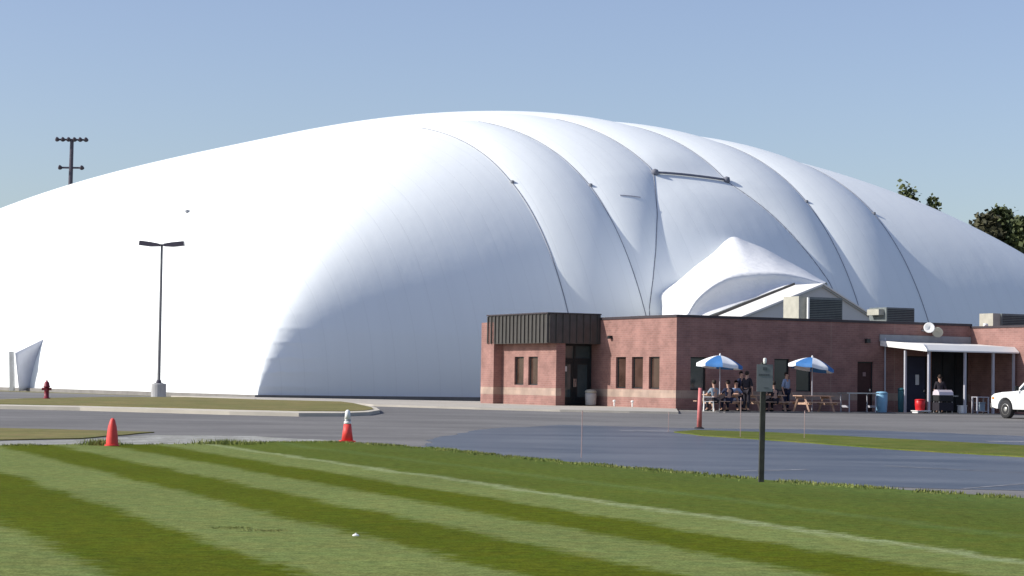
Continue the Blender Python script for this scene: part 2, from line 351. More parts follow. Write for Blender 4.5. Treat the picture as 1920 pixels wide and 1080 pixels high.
# ------------------------------------------------------------------ air dome
DP = dict(cx=-14.723, cy=123.4385, th=.5587, L1=36.9912, L2=41.6574, W1=46.3149, W2=75.4683, h=23.05, p1=1.5723, p2=1.9528, r1=2.6454, r2=3.7098, qa=.6991, qb=.72, n=1.8654)
DV = Vector((math.cos(DP['th']), math.sin(DP['th']), 0)); DU = Vector((-math.sin(DP['th']), math.cos(DP['th']), 0))
def dome_pts(t, s):
    d = DP; a = np.where(t < d['L1'], t/d['L1']-1, (t-d['L1'])/d['L2']); b = np.where(s < d['W1'], s/d['W1']-1, (s-d['W1'])/d['W2'])
    fa = np.clip(np.where(a < 0, 1-np.abs(a)**d['p1'], 1-np.abs(a)**d['p2']), 1e-9, 1)**d['qa']
    fb = np.clip(np.where(b < 0, 1-np.abs(b)**d['r1'], 1-np.abs(b)**d['r2']), 1e-9, 1)**d['qb']
    z = d['h']*(2/(fa**-d['n']+fb**-d['n']))**(1/d['n'])
    P = np.stack([d['cx']+t*DV.x+s*DU.x, d['cy']+t*DV.y+s*DU.y, .4+z], -1); return P
# seams as t(s); two of them are pulled sideways round the entrance panel
def seams(s):
    o = np.ones_like(s)
    s1 = np.interp(s, [0, 9, 22.0, 23.4, 24.5, 25.6, 28, 36], [22.7, 22.5, 22.9, 20.5, 15.5, 9.6, 6, 3])
    s2 = np.interp(s, [0, 8, 22, 26, 28.4, 30, 34, 42], [28.9, 28.6, 27.6, 23.5, 16, 10, 6, 4])
    s3 = np.interp(s, [0, 1.7, 2.85, 3.98, 6.06, 9.5, 10.2, 24, 30, 32.5, 34, 38, 46], [29.1, 29.15, 30.3, 31.3, 32.9, 35.0, 35.2, 34.4, 27, 17, 12, 8, 6])
    s4 = np.interp(s, [0, 2.97, 4.68, 6.81, 9.2], [46.6, 45.8, 44.6, 43.2, 41.4])
    return [s1, s2, s3, s4, o*47.8, o*54.1]
def dome_disp(t, s, z):
    """outward billow of the panels between the seams"""
    S = seams(s); b = np.zeros_like(t)
    up = np.clip(z/4, 0, 1)
    for A, C in zip(S, S[1:]):
        wd = np.maximum(C-A, .15); x = (t-A)/wd; ins = (x > 0) & (x < 1)
        pin = 1-.85*np.exp(-((s-9.4)/1.6)**2) if A is S[2] else 1
        b = np.where(ins, pin*np.minimum(.07*wd, .42)*(4*np.clip(x*(1-x), 0, 1))**.9, b)
    x = (S[0]-t)/9; b = np.where(x > 0, .3*np.clip(1-(1-np.clip(x, 0, 1))**2, 0, 1), b)
    x = (t-S[-1])/10; b = np.where(x > 0, .3*np.clip(1-(1-np.clip(x, 0, 1))**2, 0, 1), b)
    return b*up*(1-.4*np.clip((z-12)/9, 0, 1))
ts = (1-np.cos(np.linspace(0, np.pi, 470)))/2; Lt = DP['L1']+DP['L2']; Ws = DP['W1']+DP['W2']
ts = np.unique(np.concatenate([ts*Lt, np.arange(20, 56, .18)]))
ss = np.linspace(0, 1, 360)**2.0; ss = np.unique(np.concatenate([ss*70, 70+np.sin(np.linspace(0, 1, 60)*np.pi/2)*(Ws-70)]))
T, S_ = np.meshgrid(ts, ss, indexing='ij')
P0 = dome_pts(T, S_)
du = np.gradient(P0, axis=0); dv = np.gradient(P0, axis=1); N = np.cross(du, dv); nl = np.linalg.norm(N, axis=-1, keepdims=True); N = N/np.where(nl > 1e-9, nl, 1)
N = np.where(N[..., 2:3] < 0, -N, N)
def dome_at(t, s, extra=0):
    e_ = .02; f = lambda a, b_: dome_pts(np.array(a), np.array(b_))
    p = f(t, s); n_ = np.cross(f(t+e_, s)-f(t-e_, s), f(t, s+e_)-f(t, s-e_)); n_ /= np.linalg.norm(n_); n_ *= 1 if n_[2] > 0 else -1
    return Vector(p + n_*(float(dome_disp(np.array(t), np.array(s), p[2]-.4))+extra))
PD = P0 + N*dome_disp(T, S_, P0[..., 2]-.4)[..., None]
nt_, ns_ = T.shape
V = PD.reshape(-1, 3); idx = np.arange(nt_*ns_).reshape(nt_, ns_)
Fq = np.stack([idx[:-1, :-1], idx[1:, :-1], idx[1:, 1:], idx[:-1, 1:]], -1).reshape(-1, 4)
me = bpy.data.meshes.new('fabric_shell'); me.from_pydata(V.tolist(), [], Fq.tolist())
for p in me.polygons: p.use_smooth = True
uv = me.uv_layers.new(name='ts'); li = np.empty(len(me.loops), dtype=np.int32); me.loops.foreach_get('vertex_index', li)
tsv = np.stack([T.reshape(-1), S_.reshape(-1)], -1)[li]; uv.data.foreach_set('uv', tsv.reshape(-1).astype(np.float32))
mf = bpy.data.materials.new('white_dome_fabric'); mf.use_nodes = True; n = mf.node_tree.nodes; l = mf.node_tree.links; b = n['Principled BSDF']
b.inputs['Roughness'].default_value = .55; b.inputs['Specular IOR Level'].default_value = .35
uvn = n.new('ShaderNodeUVMap'); uvn.uv_map = 'ts'; spx = n.new('ShaderNodeSeparateXYZ'); l.new(uvn.outputs[0], spx.inputs[0]); ge = n.new('ShaderNodeNewGeometry')
def mth(op, a, c=None, d=None, cl=False):
    q = n.new('ShaderNodeMath'); q.operation = op; q.use_clamp = cl
    for i, v in enumerate((a, c, d)):
        if v is None: continue
        if isinstance(v, (int, float)): q.inputs[i].default_value = v
        else: l.new(v, q.inputs[i])
    return q.outputs[0]
pp = mth('PINGPONG', spx.outputs[0], .77); seamline = mth('LESS_THAN', pp, .035)          # welded cloth seams every 1.5 m
pz = mth('PINGPONG', mth('ADD', spx.outputs[1], .4), 6.0); seam2 = mth('LESS_THAN', pz, .03)
sm = mth('MAXIMUM', seamline, mth('MULTIPLY', seam2, .5))
nz = n.new('ShaderNodeTexNoise'); nz.inputs['Scale'].default_value = .12; nz.inputs['Detail'].default_value = 5; l.new(ge.outputs['Position'], nz.inputs['Vector'])
mp = n.new('ShaderNodeMapping'); mp.inputs['Scale'].default_value = (1.3, .12, 1); l.new(uvn.outputs[0], mp.inputs[0])
nz2 = n.new('ShaderNodeTexNoise'); nz2.inputs['Scale'].default_value = 1; nz2.inputs['Detail'].default_value = 4; l.new(mp.outputs[0], nz2.inputs['Vector'])
val = mth('SUBTRACT', 1.0, mth('MULTIPLY', sm, .035))
val = mth('SUBTRACT', val, mth('MULTIPLY', nz.outputs[0], .05)); val = mth('SUBTRACT', val, mth('MULTIPLY', nz2.outputs[0], .05))
vm = n.new('ShaderNodeVectorMath'); vm.operation = 'SCALE'; vm.inputs[0].default_value = (.90, .94, .94); l.new(val, vm.inputs['Scale']); l.new(vm.outputs[0], b.inputs['Base Color'])
# wrinkles near the ground corner + gentle puckering across the panels
dist = n.new('ShaderNodeVectorMath'); dist.operation = 'DISTANCE'; c_ = dome_at(1.0, 1.6); dist.inputs[1].default_value = (c_.x, c_.y, 2.4); l.new(ge.outputs['Position'], dist.inputs[0])
msk = mth('SUBTRACT', 1, mth('MULTIPLY', dist.outputs['Value'], .22), cl=True)
spg = n.new('ShaderNodeSeparateXYZ'); l.new(ge.outputs['Position'], spg.inputs[0])
nz3 = n.new('ShaderNodeTexNoise'); nz3.inputs['Scale'].default_value = .9; nz3.inputs['Detail'].default_value = 3; l.new(ge.outputs['Position'], nz3.inputs['Vector'])
wv = mth('POWER', mth('ABSOLUTE', mth('SINE', mth('ADD', mth('MULTIPLY', spg.outputs[2], 3.6), mth('MULTIPLY', nz3.outputs[0], 1.5)))), 6)
hgt = mth('ADD', mth('MULTIPLY', mth('MULTIPLY', wv, msk), .08), mth('MULTIPLY', nz3.outputs[0], .03))
hgt = mth('ADD', hgt, mth('MULTIPLY', nz2.outputs[0], .02)); hgt = mth('SUBTRACT', hgt, mth('MULTIPLY', seamline, .006))
bp = n.new('ShaderNodeBump'); bp.inputs['Strength'].default_value = .5; bp.inputs['Distance'].default_value = 1; l.new(hgt, bp.inputs['Height']); l.new(bp.outputs[0], b.inputs['Normal'])
me.materials.append(mf)
dome = empty('air_dome', (DP['cx'], DP['cy'], .4), 0, 'huge white air-supported dome bulging between curved seams behind the brick building', 'dome')
def kid(o, parent):    # parent while keeping world coordinates of an unrotated thing
    o.parent = parent; o.location = -parent.location
    return o
so_ = bpy.data.objects.new('fabric_shell', me); col.objects.link(so_); kid(so_, dome)
# base strap / grade beam
mb = MB(); dd = DP
def base_ring(o): return [Vector((dd['cx'], dd['cy'], 0))+DV*x+DU*y for x, y in ((-o, -o), (Lt+o, -o), (Lt+o, Ws+o), (-o, Ws+o))]
A = base_ring(.30); C = base_ring(-.3)
for i in range(4):
    a0, a1, c0_, c1_ = A[i], A[(i+1) % 4], C[i], C[(i+1) % 4]; q = []
    for z in (.3, .62):
        q.append([mb.bm.verts.new((p.x, p.y, z)) for p in (a0, a1, c1_, c0_)])
    mb.bm.faces.new(q[1]); 
    for k_ in range(4): mb.bm.faces.new((q[0][k_], q[0][(k_+1) % 4], q[1][(k_+1) % 4], q[1][k_]))
M['beam'] = mat('grade_beam', (.22, .21, .2), .9, .15, 1); kid(mb.build('grade_beam', M['beam']), dome)
# seam cables
for k in range(6):
    sv = np.concatenate([np.linspace(.08, 3, 16), np.linspace(3.3, 21.5, 70)]); tv = seams(sv)[k]
    pts = [dome_at(float(t), float(s), .015) for t, s in zip(tv, sv)]
    mb = MB(); mb.tube(pts, .035, 5); kid(mb.build('seam_cable', M['cable'], smooth=True), dome)
# the strap joining two seams and small patches
mb = MB(); n_ = 14
for a, b_, r in (((35.1, 9.5), (41.35, 9.3), .15),):
    pts = [dome_at(a[0]+(b_[0]-a[0])*i/n_, a[1]+(b_[1]-a[1])*i/n_, .0) for i in range(n_+1)]
    e0, e1 = dome_at(*a, .12), dome_at(*b_, .12)
    pts = [e0.lerp(e1, i/n_)+Vector((0, -.0, 0)) for i in range(n_+1)]
    # follow whichever is further out so that it lies over the billow
    q = [dome_at(a[0]+(b_[0]-a[0])*i/n_, a[1]+(b_[1]-a[1])*i/n_, .1) for i in range(n_+1)]
    mb.tube(q, r, 8)
    for c_ in (q[0], q[-1]): mb.lathe([(.0, -.28), (.26, -.2), (.3, 0), (.26, .2), (0, .28)], c_, 10)
mb.bm.clear(); e0, e1 = dome_at(35.1, 9.5, .12), dome_at(41.35, 9.3, .12); md = dome_at(38.2, 9.3, .1)
mb.tube([dome_at(35.1+6.25*i/8, 9.5-.2*i/8, .12) for i in range(9)], .085, 8)
for c_ in (e0, e1): mb.lathe([(.0, -.26), (.22, -.18), (.26, 0), (.22, .18), (0, .26)], c_, 10)
kid(mb.build('tie_strap', M['duct'], smooth=True), dome)
for (t, s, w_, h_) in ((22.55, 8.5, .14, .16), (28.65, 8.1, .14, .16), (47.8, 8.0, .14, .16), (54.1, 7.7, .14, .15), (7.5, 27.9, .16, .2)):
    mb = MB(); mb.lathe([(0, -.12), (w_, -.08), (w_, .08), (0, .12)], dome_at(t, s, .05), 8); kid(mb.build('clamp_plate', M['cable']), dome)
mb = MB(); mb.tube([dome_at(30.3+.33*i, 7.06-.02*i, .03) for i in range(6)], .035, 5); kid(mb.build('repair_strip', M['post']), dome)
# entrance hood: fabric from the dome down to the metal shed
def W(p): return B(*p)
A_px = [(1240, 592), (1240, 572), (1241, 551), (1272, 524), (1306, 498), (1340, 471), (1362, 452), (1377, 445), (1400, 453), (1435, 468), (1475, 487), (1510, 506), (1545, 527), (1552, 534)]
dome_ts = []
def dome_hit(px, py):
    d = np.array(ray(px, py)); P_ = PD - np.array([0, 0, CAMZ]); k = (P_ @ d)/(d @ d); dist_ = np.linalg.norm(P_-k[..., None]*d, axis=-1)
    dist_ = np.where((T < 60) & (S_ < 14), dist_, 1e9); i = np.unravel_index(np.argmin(dist_), dist_.shape); return Vector(PD[i])
OFF = -29.5
A_ = [dome_hit(*p) for p in A_px]
Bp = [(1250, 600), (1268, 600), (1287, 592), (1300, 570), (1316, 552), (1340, 534), (1368, 521), (1400, 516), (1430, 514), (1458, 514), (1480, 516), (1505, 521), (1530, 528), (1545, 533)]
Cp = [(1290, 606), (1300, 602), (1318, 596), (1335, 589), (1352, 583), (1372, 575), (1392, 567), (1412, 560), (1432, 552), (1450, 545), (1466, 539), (1480, 534), (1510, 533), (1540, 533)]
B_ = [W(RF(*p, -28.1)) for p in Bp]; C_ = [W(RF(*p, -27.5)) for p in Cp]
# densify
def dens(P_, k=5):
    out = []
    for i in range(len(P_)-1):
        p0, p1, p2, p3 = P_[max(i-1, 0)], P_[i], P_[i+1], P_[min(i+2, len(P_)-1)]
        for j in range(k):
            u = j/k; out.append(.5*((2*p1)+(-p0+p2)*u+(2*p0-5*p1+4*p2-p3)*u*u+(-p0+3*p1-3*p2+p3)*u**3))
    out.append(P_[-1]); return out
A_, B_, C_ = dens(A_), dens(B_), dens(C_); bm = bmesh.new(); rows = []
for j in range(15):
    u = j/14; rows.append([bm.verts.new(a.lerp(b2, u)+Vector((0, -.1, .15))*math.sin(math.pi*u)*.9) for a, b2 in zip(A_, B_)])
for j in range(1, 9):
    u = j/8; rows.append([bm.verts.new(b2.lerp(c2, u)+Vector((0, .25, -.1))*math.sin(math.pi*u)+Vector((0, .07, .03))*math.sin(i*1.3+u*5)*math.sin(math.pi*u)*max(0, 1-abs(i-38)/16)) for i, (b2, c2) in enumerate(zip(B_, C_))])
for r0, r1 in zip(rows, rows[1:]):
    for i in range(len(r0)-1): bm.faces.new((r0[i], r0[i+1], r1[i+1], r1[i]))
bmesh.ops.recalc_face_normals(bm, faces=bm.faces)
M['hood'] = mat('hood_fabric', (.82, .83, .83), .6, .03, .4, .6, 2.0)
M['hood'].node_tree.nodes['Bump'].inputs['Distance'].default_value = .08
me = bpy.data.meshes.new('entrance_hood'); bm.to_mesh(me); bm.free(); me.materials.append(M['hood'])
for p in me.polygons: p.use_smooth = True
ho = bpy.data.objects.new('entrance_hood', me); col.objects.link(ho); kid(ho, dome)
tag(ho, 'peaked white fabric hood leading from the dome to the shed')
# ------------------------------------------------------------------ brick building (local frame: x along shaded front, y inward, z up)
bld = empty('brick_building', BC, _a, 'single-storey red brick building with dark canopy entrance and flat roof in front of the dome', 'building')
class LB(MB):   # coordinates in (t, out, z) of the building
    def bx(s, t0, t1, o0, o1, z0, z1): return s.box(t0, t1, min(-o0, -o1), max(-o0, -o1), z0, z1)
def wallface(name, axis, plane, a0, a1, z0, z1, holes, thick, mt, outward):
    """wall slab along x (axis 'x': front, plane=y) or along y (axis 'y': side, plane=x) with rectangular holes"""
    mb = MB(); xs = sorted({a0, a1, *[h[0] for h in holes], *[h[1] for h in holes]}); zs = sorted({z0, z1, *[h[2] for h in holes if z0 < h[2] < z1], *[h[3] for h in holes if z0 < h[3] < z1]})
    for xa, xb in zip(xs, xs[1:]):
        for za, zb in zip(zs, zs[1:]):
            cx, cz = (xa+xb)/2, (za+zb)/2
            if any(h[0] < cx < h[1] and h[2] < cz < h[3] for h in holes): continue
            lo, hi = sorted((plane, plane-outward*thick))
            if axis == 'x': mb.box(xa, xb, lo, hi, za, zb)
            else: mb.box(lo, hi, xa, xb, za, zb)
    bmesh.ops.remove_doubles(mb.bm, verts=mb.bm.verts, dist=1e-4)
    # drop doubled interior faces
    seen = {}; kill = []
    for f in mb.bm.faces:
        kf = frozenset(v.index for v in f.verts)
    mb.bm.verts.index_update()
    for f in mb.bm.faces:
        kf = frozenset(v.index for v in f.verts)
        if kf in seen: kill += [f, seen[kf]]
        else: seen[kf] = f
    bmesh.ops.delete(mb.bm, geom=list(set(kill)), context='FACES')
    return mb.build(name, mt, bld)
H = 4.4
def win(axis, plane, a0, a1, z0, z1, outward, glass=M['glass'], mull=0, name='window'):
    """frame set back in its opening, with a pane"""
    mb = MB(); f = .06; d0, d1 = plane-outward*.10, plane-outward*.18
    lo, hi = sorted((d0, d1))
    for (xa, xb, za, zb) in ((a0, a0+f, z0, z1), (a1-f, a1, z0, z1), (a0+f, a1-f, z0, z0+f), (a0+f, a1-f, z1-f, z1)):
        mb.box(*((xa, xb, lo, hi, za, zb) if axis == 'x' else (lo, hi, xa, xb, za, zb)))
    for i in range(mull):
        c = a0+(a1-a0)*(i+1)/(mull+1); mb.box(*((c-.03, c+.03, lo, hi, z0+f, z1-f) if axis == 'x' else (lo, hi, c-.03, c+.03, z0+f, z1-f)))
    w_ = mb.build(name, M['frame'], bld)
    g = MB(); q = (d0+d1)/2; lo, hi = q-.008, q+.008
    g.box(*((a0+f*.5, a1-f*.5, lo, hi, z0+f*.5, z1-f*.5) if axis == 'x' else (lo, hi, a0+f*.5, a1-f*.5, z0+f*.5, z1-f*.5)))
    g.build('pane', glass, w_); return w_
# front (shaded) wall, y = 0, outward -y
fw = [(.77, 1.62, .95, 2.47), (5.38, 6.24, .95, 2.47), (6.62, 7.5, .95, 2.47)]
fd = [(10.16, 11.10, .03, 2.42), (13.05, 14.35, .03, 2.75), (14.6, 16.9, .03, 3.0)]
zb0, zb1 = .56, .93
holes = fw+fd
# brick above the buff band, band, brick below
for q_, (x_, y_) in enumerate(((8.6, -.003), (12.35, -.003))):
    MB().box(x_, x_+.02, y_, .0, .02, H-.12).build('movement_joint', M['block'], bld)
wallface('wall', 'x', 0, .30, 17.0, zb1, H-.12, holes, .3, M['brick'], -1)
for xa, xb in ((.30, 10.16), (11.10, 13.05), (14.35, 14.6), (16.9, 17.0)):
    wallface('block_band', 'x', -.003, xa, xb, zb0, zb1, [], .3, M['block'], -1); wallface('wall_base', 'x', 0, xa, xb, 0, zb0, [], .3, M['brick'], -1)
# side (sunlit) wall x = 0, outward -x ; y runs back
sw = [(1.48, 2.44, .97, 2.47), (2.99, 4.02, .97, 2.47), (4.59, 5.54, .97, 2.47)]
for nm, z0, z1, mt in (('wall', zb1, H-.12, 'brick'), ('block_band', zb0, zb1, 'block'), ('wall_base', .0, zb0, 'brick')):
    wallface(nm, 'y', 0 if nm != 'block_band' else -.003, 0, 15.6, z0, z1, [h for h in sw if h[2] < z1 and h[3] > z0], .3, M[mt], -1)
for h in fw: win('x', 0, *h, -1)
for h in sw: win('y', 0, *h, -1, M['brownglass'])
mb = LB(); mb.box(-.04, 17.05, -.05, .34, H-.12, H); mb.box(-.04, .34, .345, 15.65, H-.12, H); mb.build('coping', M['coping'], bld)
mb = MB(); mb.box(.3, 30, .3, 15.6, 3.9, 4.0); mb.build('roof', M['roofing'], bld)
mb = MB(); mb.box(.3, 17, 15.3, 15.6, 0, H-.1); mb.build('rear_wall', M['brick'], bld)
# doors in the front
for (a0, a1, z0, z1), mt in zip(fd[:2], ('reddoor', 'navydoor')):
    mb = MB(); mb.box(a0, a0+.06, .1, .2, z0, z1); mb.box(a1-.06, a1, .1, .2, z0, z1); mb.box(a0+.06, a1-.06, .1, .2, z1-.06, z1)
    fr = mb.build('door_frame', M['frame'], bld)
    d = MB().box(a0+.06, a1-.06, .12, .17, z0, z1-.06).build('door', M[mt], fr)
    MB().box(a1-.2, a1-.12, .06, .12, 1.0, 1.12).build('handle', M['chrome'], d)
win('x', 0, *fd[2], -1, M['glass'], 2, 'patio_shade_doors')  # dark glazed opening, enlarged to deepen the shade under the awning
MB().box(10.55, 10.72, .095, .118, 1.72, 1.92).build('door_notice', mat('faded_notice', (.3, .2, .19), .9), bld)
MB().box(13.7, 13.9, .085, .118, 1.35, 1.85).build('door_notice', M['paper'], bld)
mb = MB(); mb.box(10.58, 10.8, -.16, 0, 3.33, 3.52); mb.build('wall_light', M['frame'], bld)
mb = MB(); mb.box(-.18, 0, 5.9, 6.1, 3.35, 3.5); mb.build('wall_light', M['frame'], bld)
mb = MB(); mb.tube([(11.75, -.06, .05), (11.75, -.06, 3.3), (11.75, -.04, 3.6)], .04, 6); mb.build('downpipe', M['post'], bld)
# wing on the right, projecting forward; sunlit side
WZ = 4.28
mb = MB(); mb.box(17.0, 34, -4.6, .0, 0, WZ-.1); mb.box(17.003, 34, .0, 12, 0, WZ-.1); mb.build('wing_wall', M['brick'], bld)
mb = MB(); mb.box(16.96, 34.05, -4.65, .3, WZ-.1, WZ); mb.build('coping', M['coping'], bld)
# vestibule block with canopy: out from the sunlit side (local x negative)
vo = 2.9
mb = MB(); mb.box(-2.4, -2.1, 7.15, 12.95, 0, 3.1); 
mb.bm.free()
vh = [(9.05+.0, 10.05, 1.06, 2.46), (10.55, 11.55, 1.06, 2.46)]
def vest(nm, z0, z1, mt, eps=0):
    wallface(nm, 'y', -2.4-eps, 7.15, 12.9, z0, z1, [h for h in vh if h[2] < z1 and h[3] > z0], .3, M[mt], -1)
vest('wall', zb1, 3.1, 'brick'); vest('block_band', zb0, zb1, 'block', .003); vest('wall_base', 0, zb0, 'brick')
for h in vh: win('y', -2.4, *h, -1, M['brownglass'])
def pier(x0, x1, y0, y1, top, nm='brick_pier'):
    mb = MB(); mb.box(x0, x1, y0, y1, 0, top); o = mb.build(nm, M['brick'], bld)
    mb = MB(); mb.box(x0-.003, x1+.003, y0-.003, y1+.003, zb0, zb1); mb.build('block_band', M['block'], o)
pier(-2.9, -2.1, 12.9, 14.35, 4.2)                                # proud left end
pier(-2.1, -.003, 14.05, 14.35, 4.2)
mb = MB(); mb.box(-2.1, -1.9, 7.15, 7.45, 0, 3.1); mb.build('brick_pier', M['brick'], bld)
# canopy: ribbed metal fascia
mb = MB(); z0, z1 = 3.1, 4.52
mb.box(-vo, -.003, 7.08, 13.6, z0, z1)
can = mb.build('canopy', M['ribmetal'], bld)
mb = MB()
for i in range(17): y = 7.1+i*.402; mb.box(-vo-.06, -vo, y, y+.07, z0+.02, z1-.03)
for i in range(8): x = -vo+.05+i*.38; mb.box(x, x+.06, 7.02, 7.08, z0+.02, z1-.03)
mb.build('standing_rib', M['ribmetal'], can)
mb = MB(); mb.box(-vo-.08, .0-.003, 7.0, 13.65, z1, z1+.06); mb.build('coping', M['coping'], can)
# entrance doors, facing the same way as the shaded front, recessed under the canopy
dy = 8.0
mb = MB()
for x0, x1 in ((-1.9, -1.82), (-1.0, -.9), (-.09, -.003)): mb.box(x0, x1, dy-.05, dy+.05, .12, 3.1)
for z in ((2.28, 2.4), (.12, .26), (3.0, 3.1)):
    mb.box(-1.82, -1.0, dy-.05, dy+.05, *z); mb.box(-.9, -.09, dy-.05, dy+.05, *z)
ed = mb.build('entrance_doors', M['frame'], bld)
for x0, x1 in ((-1.82, -1.0), (-.9, -.09)):
    g = MB(); g.box(x0, x1, dy-.01, dy+.01, 2.4, 3.0); g.build('transom_pane', M['doorglass'], ed)
    l_ = MB(); l_.box(x0+.005, x0+.13, dy-.035, dy+.035, .265, 2.275); l_.box(x1-.13, x1-.005, dy-.035, dy+.035, .265, 2.275); l_.box(x0+.13, x1-.13, dy-.035, dy+.035, .265, .5); l_.box(x0+.13, x1-.13, dy-.035, dy+.035, 2.1, 2.275)
    dl = l_.build('door', M['frame'], ed)
    g = MB(); g.box(x0+.13, x1-.13, dy-.01, dy+.01, .5, 2.1); g.build('pane', M['doorglass'], dl)
mb = MB(); mb.box(-1.02, -.98, dy-.12, dy-.08, 1.0, 1.4); mb.box(-.92, -.88, dy-.12, dy-.08, 1.0, 1.4); mb.build('handle', M['chrome'], ed)
MB().box(-1.55, -1.35, dy-.016, dy-.012, 1.75, 2.0).build('door_notice', M['paper'], ed)
# black panel standing in for the unlit lobby behind the doors
mb = MB(); mb.box(-2.1, -.0-.003, 10.5, 10.6, .12, 3.1); mb.build('lobby_dark_panel', M['blackcloth'], bld)
# interior darkness: solid inner core so that panes look into a dim room
mb = MB(); mb.box(1.6, 16.9, 1.6, 15.2, .1, 3.8); mb.build('dim_interior_core', mat('dim_interior', (.08, .07, .06), .9, .4, .6), bld)
# ------------------------------------------------------------------ awning over the patio
aw = empty('patio_awning', BC, _a, 'lean-to patio awning with white fascia and slim posts on the shaded front', 'awning')
t0, t1, of, zr, zf = 11.5, 16.97, 3.55, 3.72, 3.12
zw = 3.42
mb = MB(); mb.prism([(0-.003, zw), (-of+.25, zf+.10), (-of+.25, zf-.02), (-.003, zw-.12)], t0, t1, 'x'); ar = mb.build('roof', M['whitemetal'], aw)
mb = MB(); mb.box(t0-.06, t1, -.06, -.003, zw+.005, zr+.03); mb.build('flashing', M['greymetal'], aw)
mb = MB(); mb.prism([(-of+.24, zf+.12), (-of-.10, zf-.14), (-of-.10, zf-.2), (-of+.24, zf-.2)], t0, t1-.01, 'x'); mb.build('fascia', M['whitemetal'], aw)
mb = MB(); mb.prism([(-.065, zw+.03), (-of+.2, zf+.14), (-of-.10, zf-.12), (-of-.1, zf-.21), (-.065, zw-.22)], t0-.06, t0, 'x'); mb.build('fascia', M['whitemetal'], aw)
mb = MB()
for i in range(9): x = t0+.3+i*.62; mb.prism([(-.01, zw-.125), (-of+.22, zf-.03), (-of+.22, zf-.19), (-.01, zw-.28)], x, x+.05, 'x')
mb.build('rafter', M['darkwood'], aw)
for t, o in ((11.62, 1.8), (11.72, 3.45), (13.85, 3.45), (15.54, 3.45), (16.78, 3.45)):
    mb = MB(); mb.box(t-.05, t+.05, -o-.05, -o+.05, .03, zf-.2 + (3.45-o)/3.45*.1); mb.build('post', M['post'], aw)
# lamps above the awning
fl = empty('floodlight_pair', B(14.45, 0, 3.78), _a, 'pair of round white lamp heads on a bracket above the patio awning', 'light')
mb = MB(); mb.box(-.5, .5, -.12, -.0-.003, .18, .26); mb.tube([(-.3, -.1, .2), (-.3, -.3, .3)], .03, 6); mb.tube([(.25, -.1, .2), (.25, -.3, .2)], .03, 6); mb.build('bracket', M['galv'], fl)
for x, z, mt, rx in ((-.3, .32, 'white', -70), (.22, .2, 'unitbeige', -120)):
    mb = MB(); mb.lathe([(.06, -.16), (.2, -.05), (.27, .14), (.24, .15), (.05, .02)], (0, 0, 0), 16, Matrix.Translation((x, -.36, z)) @ Matrix.Rotation(R(-rx), 4, 'X') @ Matrix.Rotation(R(-35), 4, 'Y')); mb.build('lamp_head', M[mt], fl, smooth=True)
# ------------------------------------------------------------------ metal shed between building and dome
shz = W(RF(1543, 531, -24)); apx = RF(1543, 531, -24); el = RF(1392, 592, -24); er = RF(1652, 601, -24)
shed = empty('metal_shed', BC, _a, 'gabled white metal shed with pale gable wall rising behind the brick parapet', 'building')
ta, za = apx[0], apx[2]; sl_l = (za-el[2])/(ta-el[0]); sl_r = (za-er[2])/(er[0]-ta); tl, tr = ta-9, ta+6.5
pro = [(tl, 0), (tr, 0), (tr, za-sl_r*(tr-ta)), (ta, za), (tl, za-sl_l*(ta-tl))]
mb = MB(); mb.prism([(p[0], p[1]-(.12 if p[1] > 0 else 0)) for p in pro], 24.12, 26.9, 'y'); mb.build('wall', M['beige'], shed)
mb = MB(); e_ = .35
zl, zr_ = za-sl_l*(ta-tl+e_), za-sl_r*(tr-ta+e_)
mb.prism([(tl-e_, zl), (ta, za), (tr+e_, zr_), (tr+e_, zr_-.1), (ta, za-.11), (tl-e_, zl-.1)], 23.9, 27.0, 'y'); mb.build('roof', M['whitemetal'], shed)
mb = MB(); mb.prism([(tl-e_, zl+.16), (ta, za+.14), (ta, za-.1), (tl-e_, zl-.1)], 27.003, 27.1, 'y'); mb.build('gap_shadow_strip', M['ribmetal'], shed)  # dark strip standing in for the shadow gap behind the shed roof
mb = MB(); mb.prism([(tl-e_, zl-.105), (ta, za-.115), (tr+e_, zr_-.105), (tr+e_, zr_-.2), (ta, za-.22), (tl-e_, zl-.2)], 24.0, 24.1, 'y'); mb.build('rake_trim', M['galv'], shed)
# ------------------------------------------------------------------ rooftop units
def unit(px0, py0, px1, py1, off, dep, label, m, parts=()):
    a = RF(px0, py1, off); c = RF(px1, py0, off); t = empty('rooftop_unit', B(a[0], off, 4.0), _a, label, 'rooftop unit')
    wd, zt_, = c[0]-a[0], c[2]-4.0
    mb = MB(); mb.box(0, wd, 0, dep, .25, zt_); mb.build('casing', m, t, bevel=.02)
    mb = MB(); mb.box(.05, wd-.05, .05, dep-.05, 0, .25); mb.build('curb', M['galv'], t)
    mb = MB(); n_ = int((zt_-.35)/.09)
    for i in range(max(n_, 2)): mb.box(.06, wd-.06, -.02, -.001, .32+i*.09, .36+i*.09)
    mb.build('louvre', M['frame'], t); return t, wd, zt_
t, wd, zz = unit(1516, 559, 1580, 600, -8, 1.8, 'large dark grey air handling unit before the shed gable', M['unitgrey'])
mb = MB(); mb.box(-.55, -.003, .1, 1.5, .2, zz+.02); mb.build('duct', M['unitbeige'], t)
mb = MB(); mb.tube([(-.1, -.1, 0), (-.1, -.1, zz*.98)], .07, 8); mb.build('pipe', M['white'], t)
t, wd, zz = unit(1662, 578, 1715, 603, -6, 1.5, 'low grey unit with pale side box just right of the shed gable', M['unitgrey'])
mb = MB(); mb.box(-.35, -.003, .2, 1.2, zz-.4, zz-.1); mb.build('duct', M['unitbeige'], t)
t, wd, zz = unit(1878, 590, 1940, 614, -5, 1.6, 'grey rooftop unit on the right wing at the photo edge', M['unitgrey'])
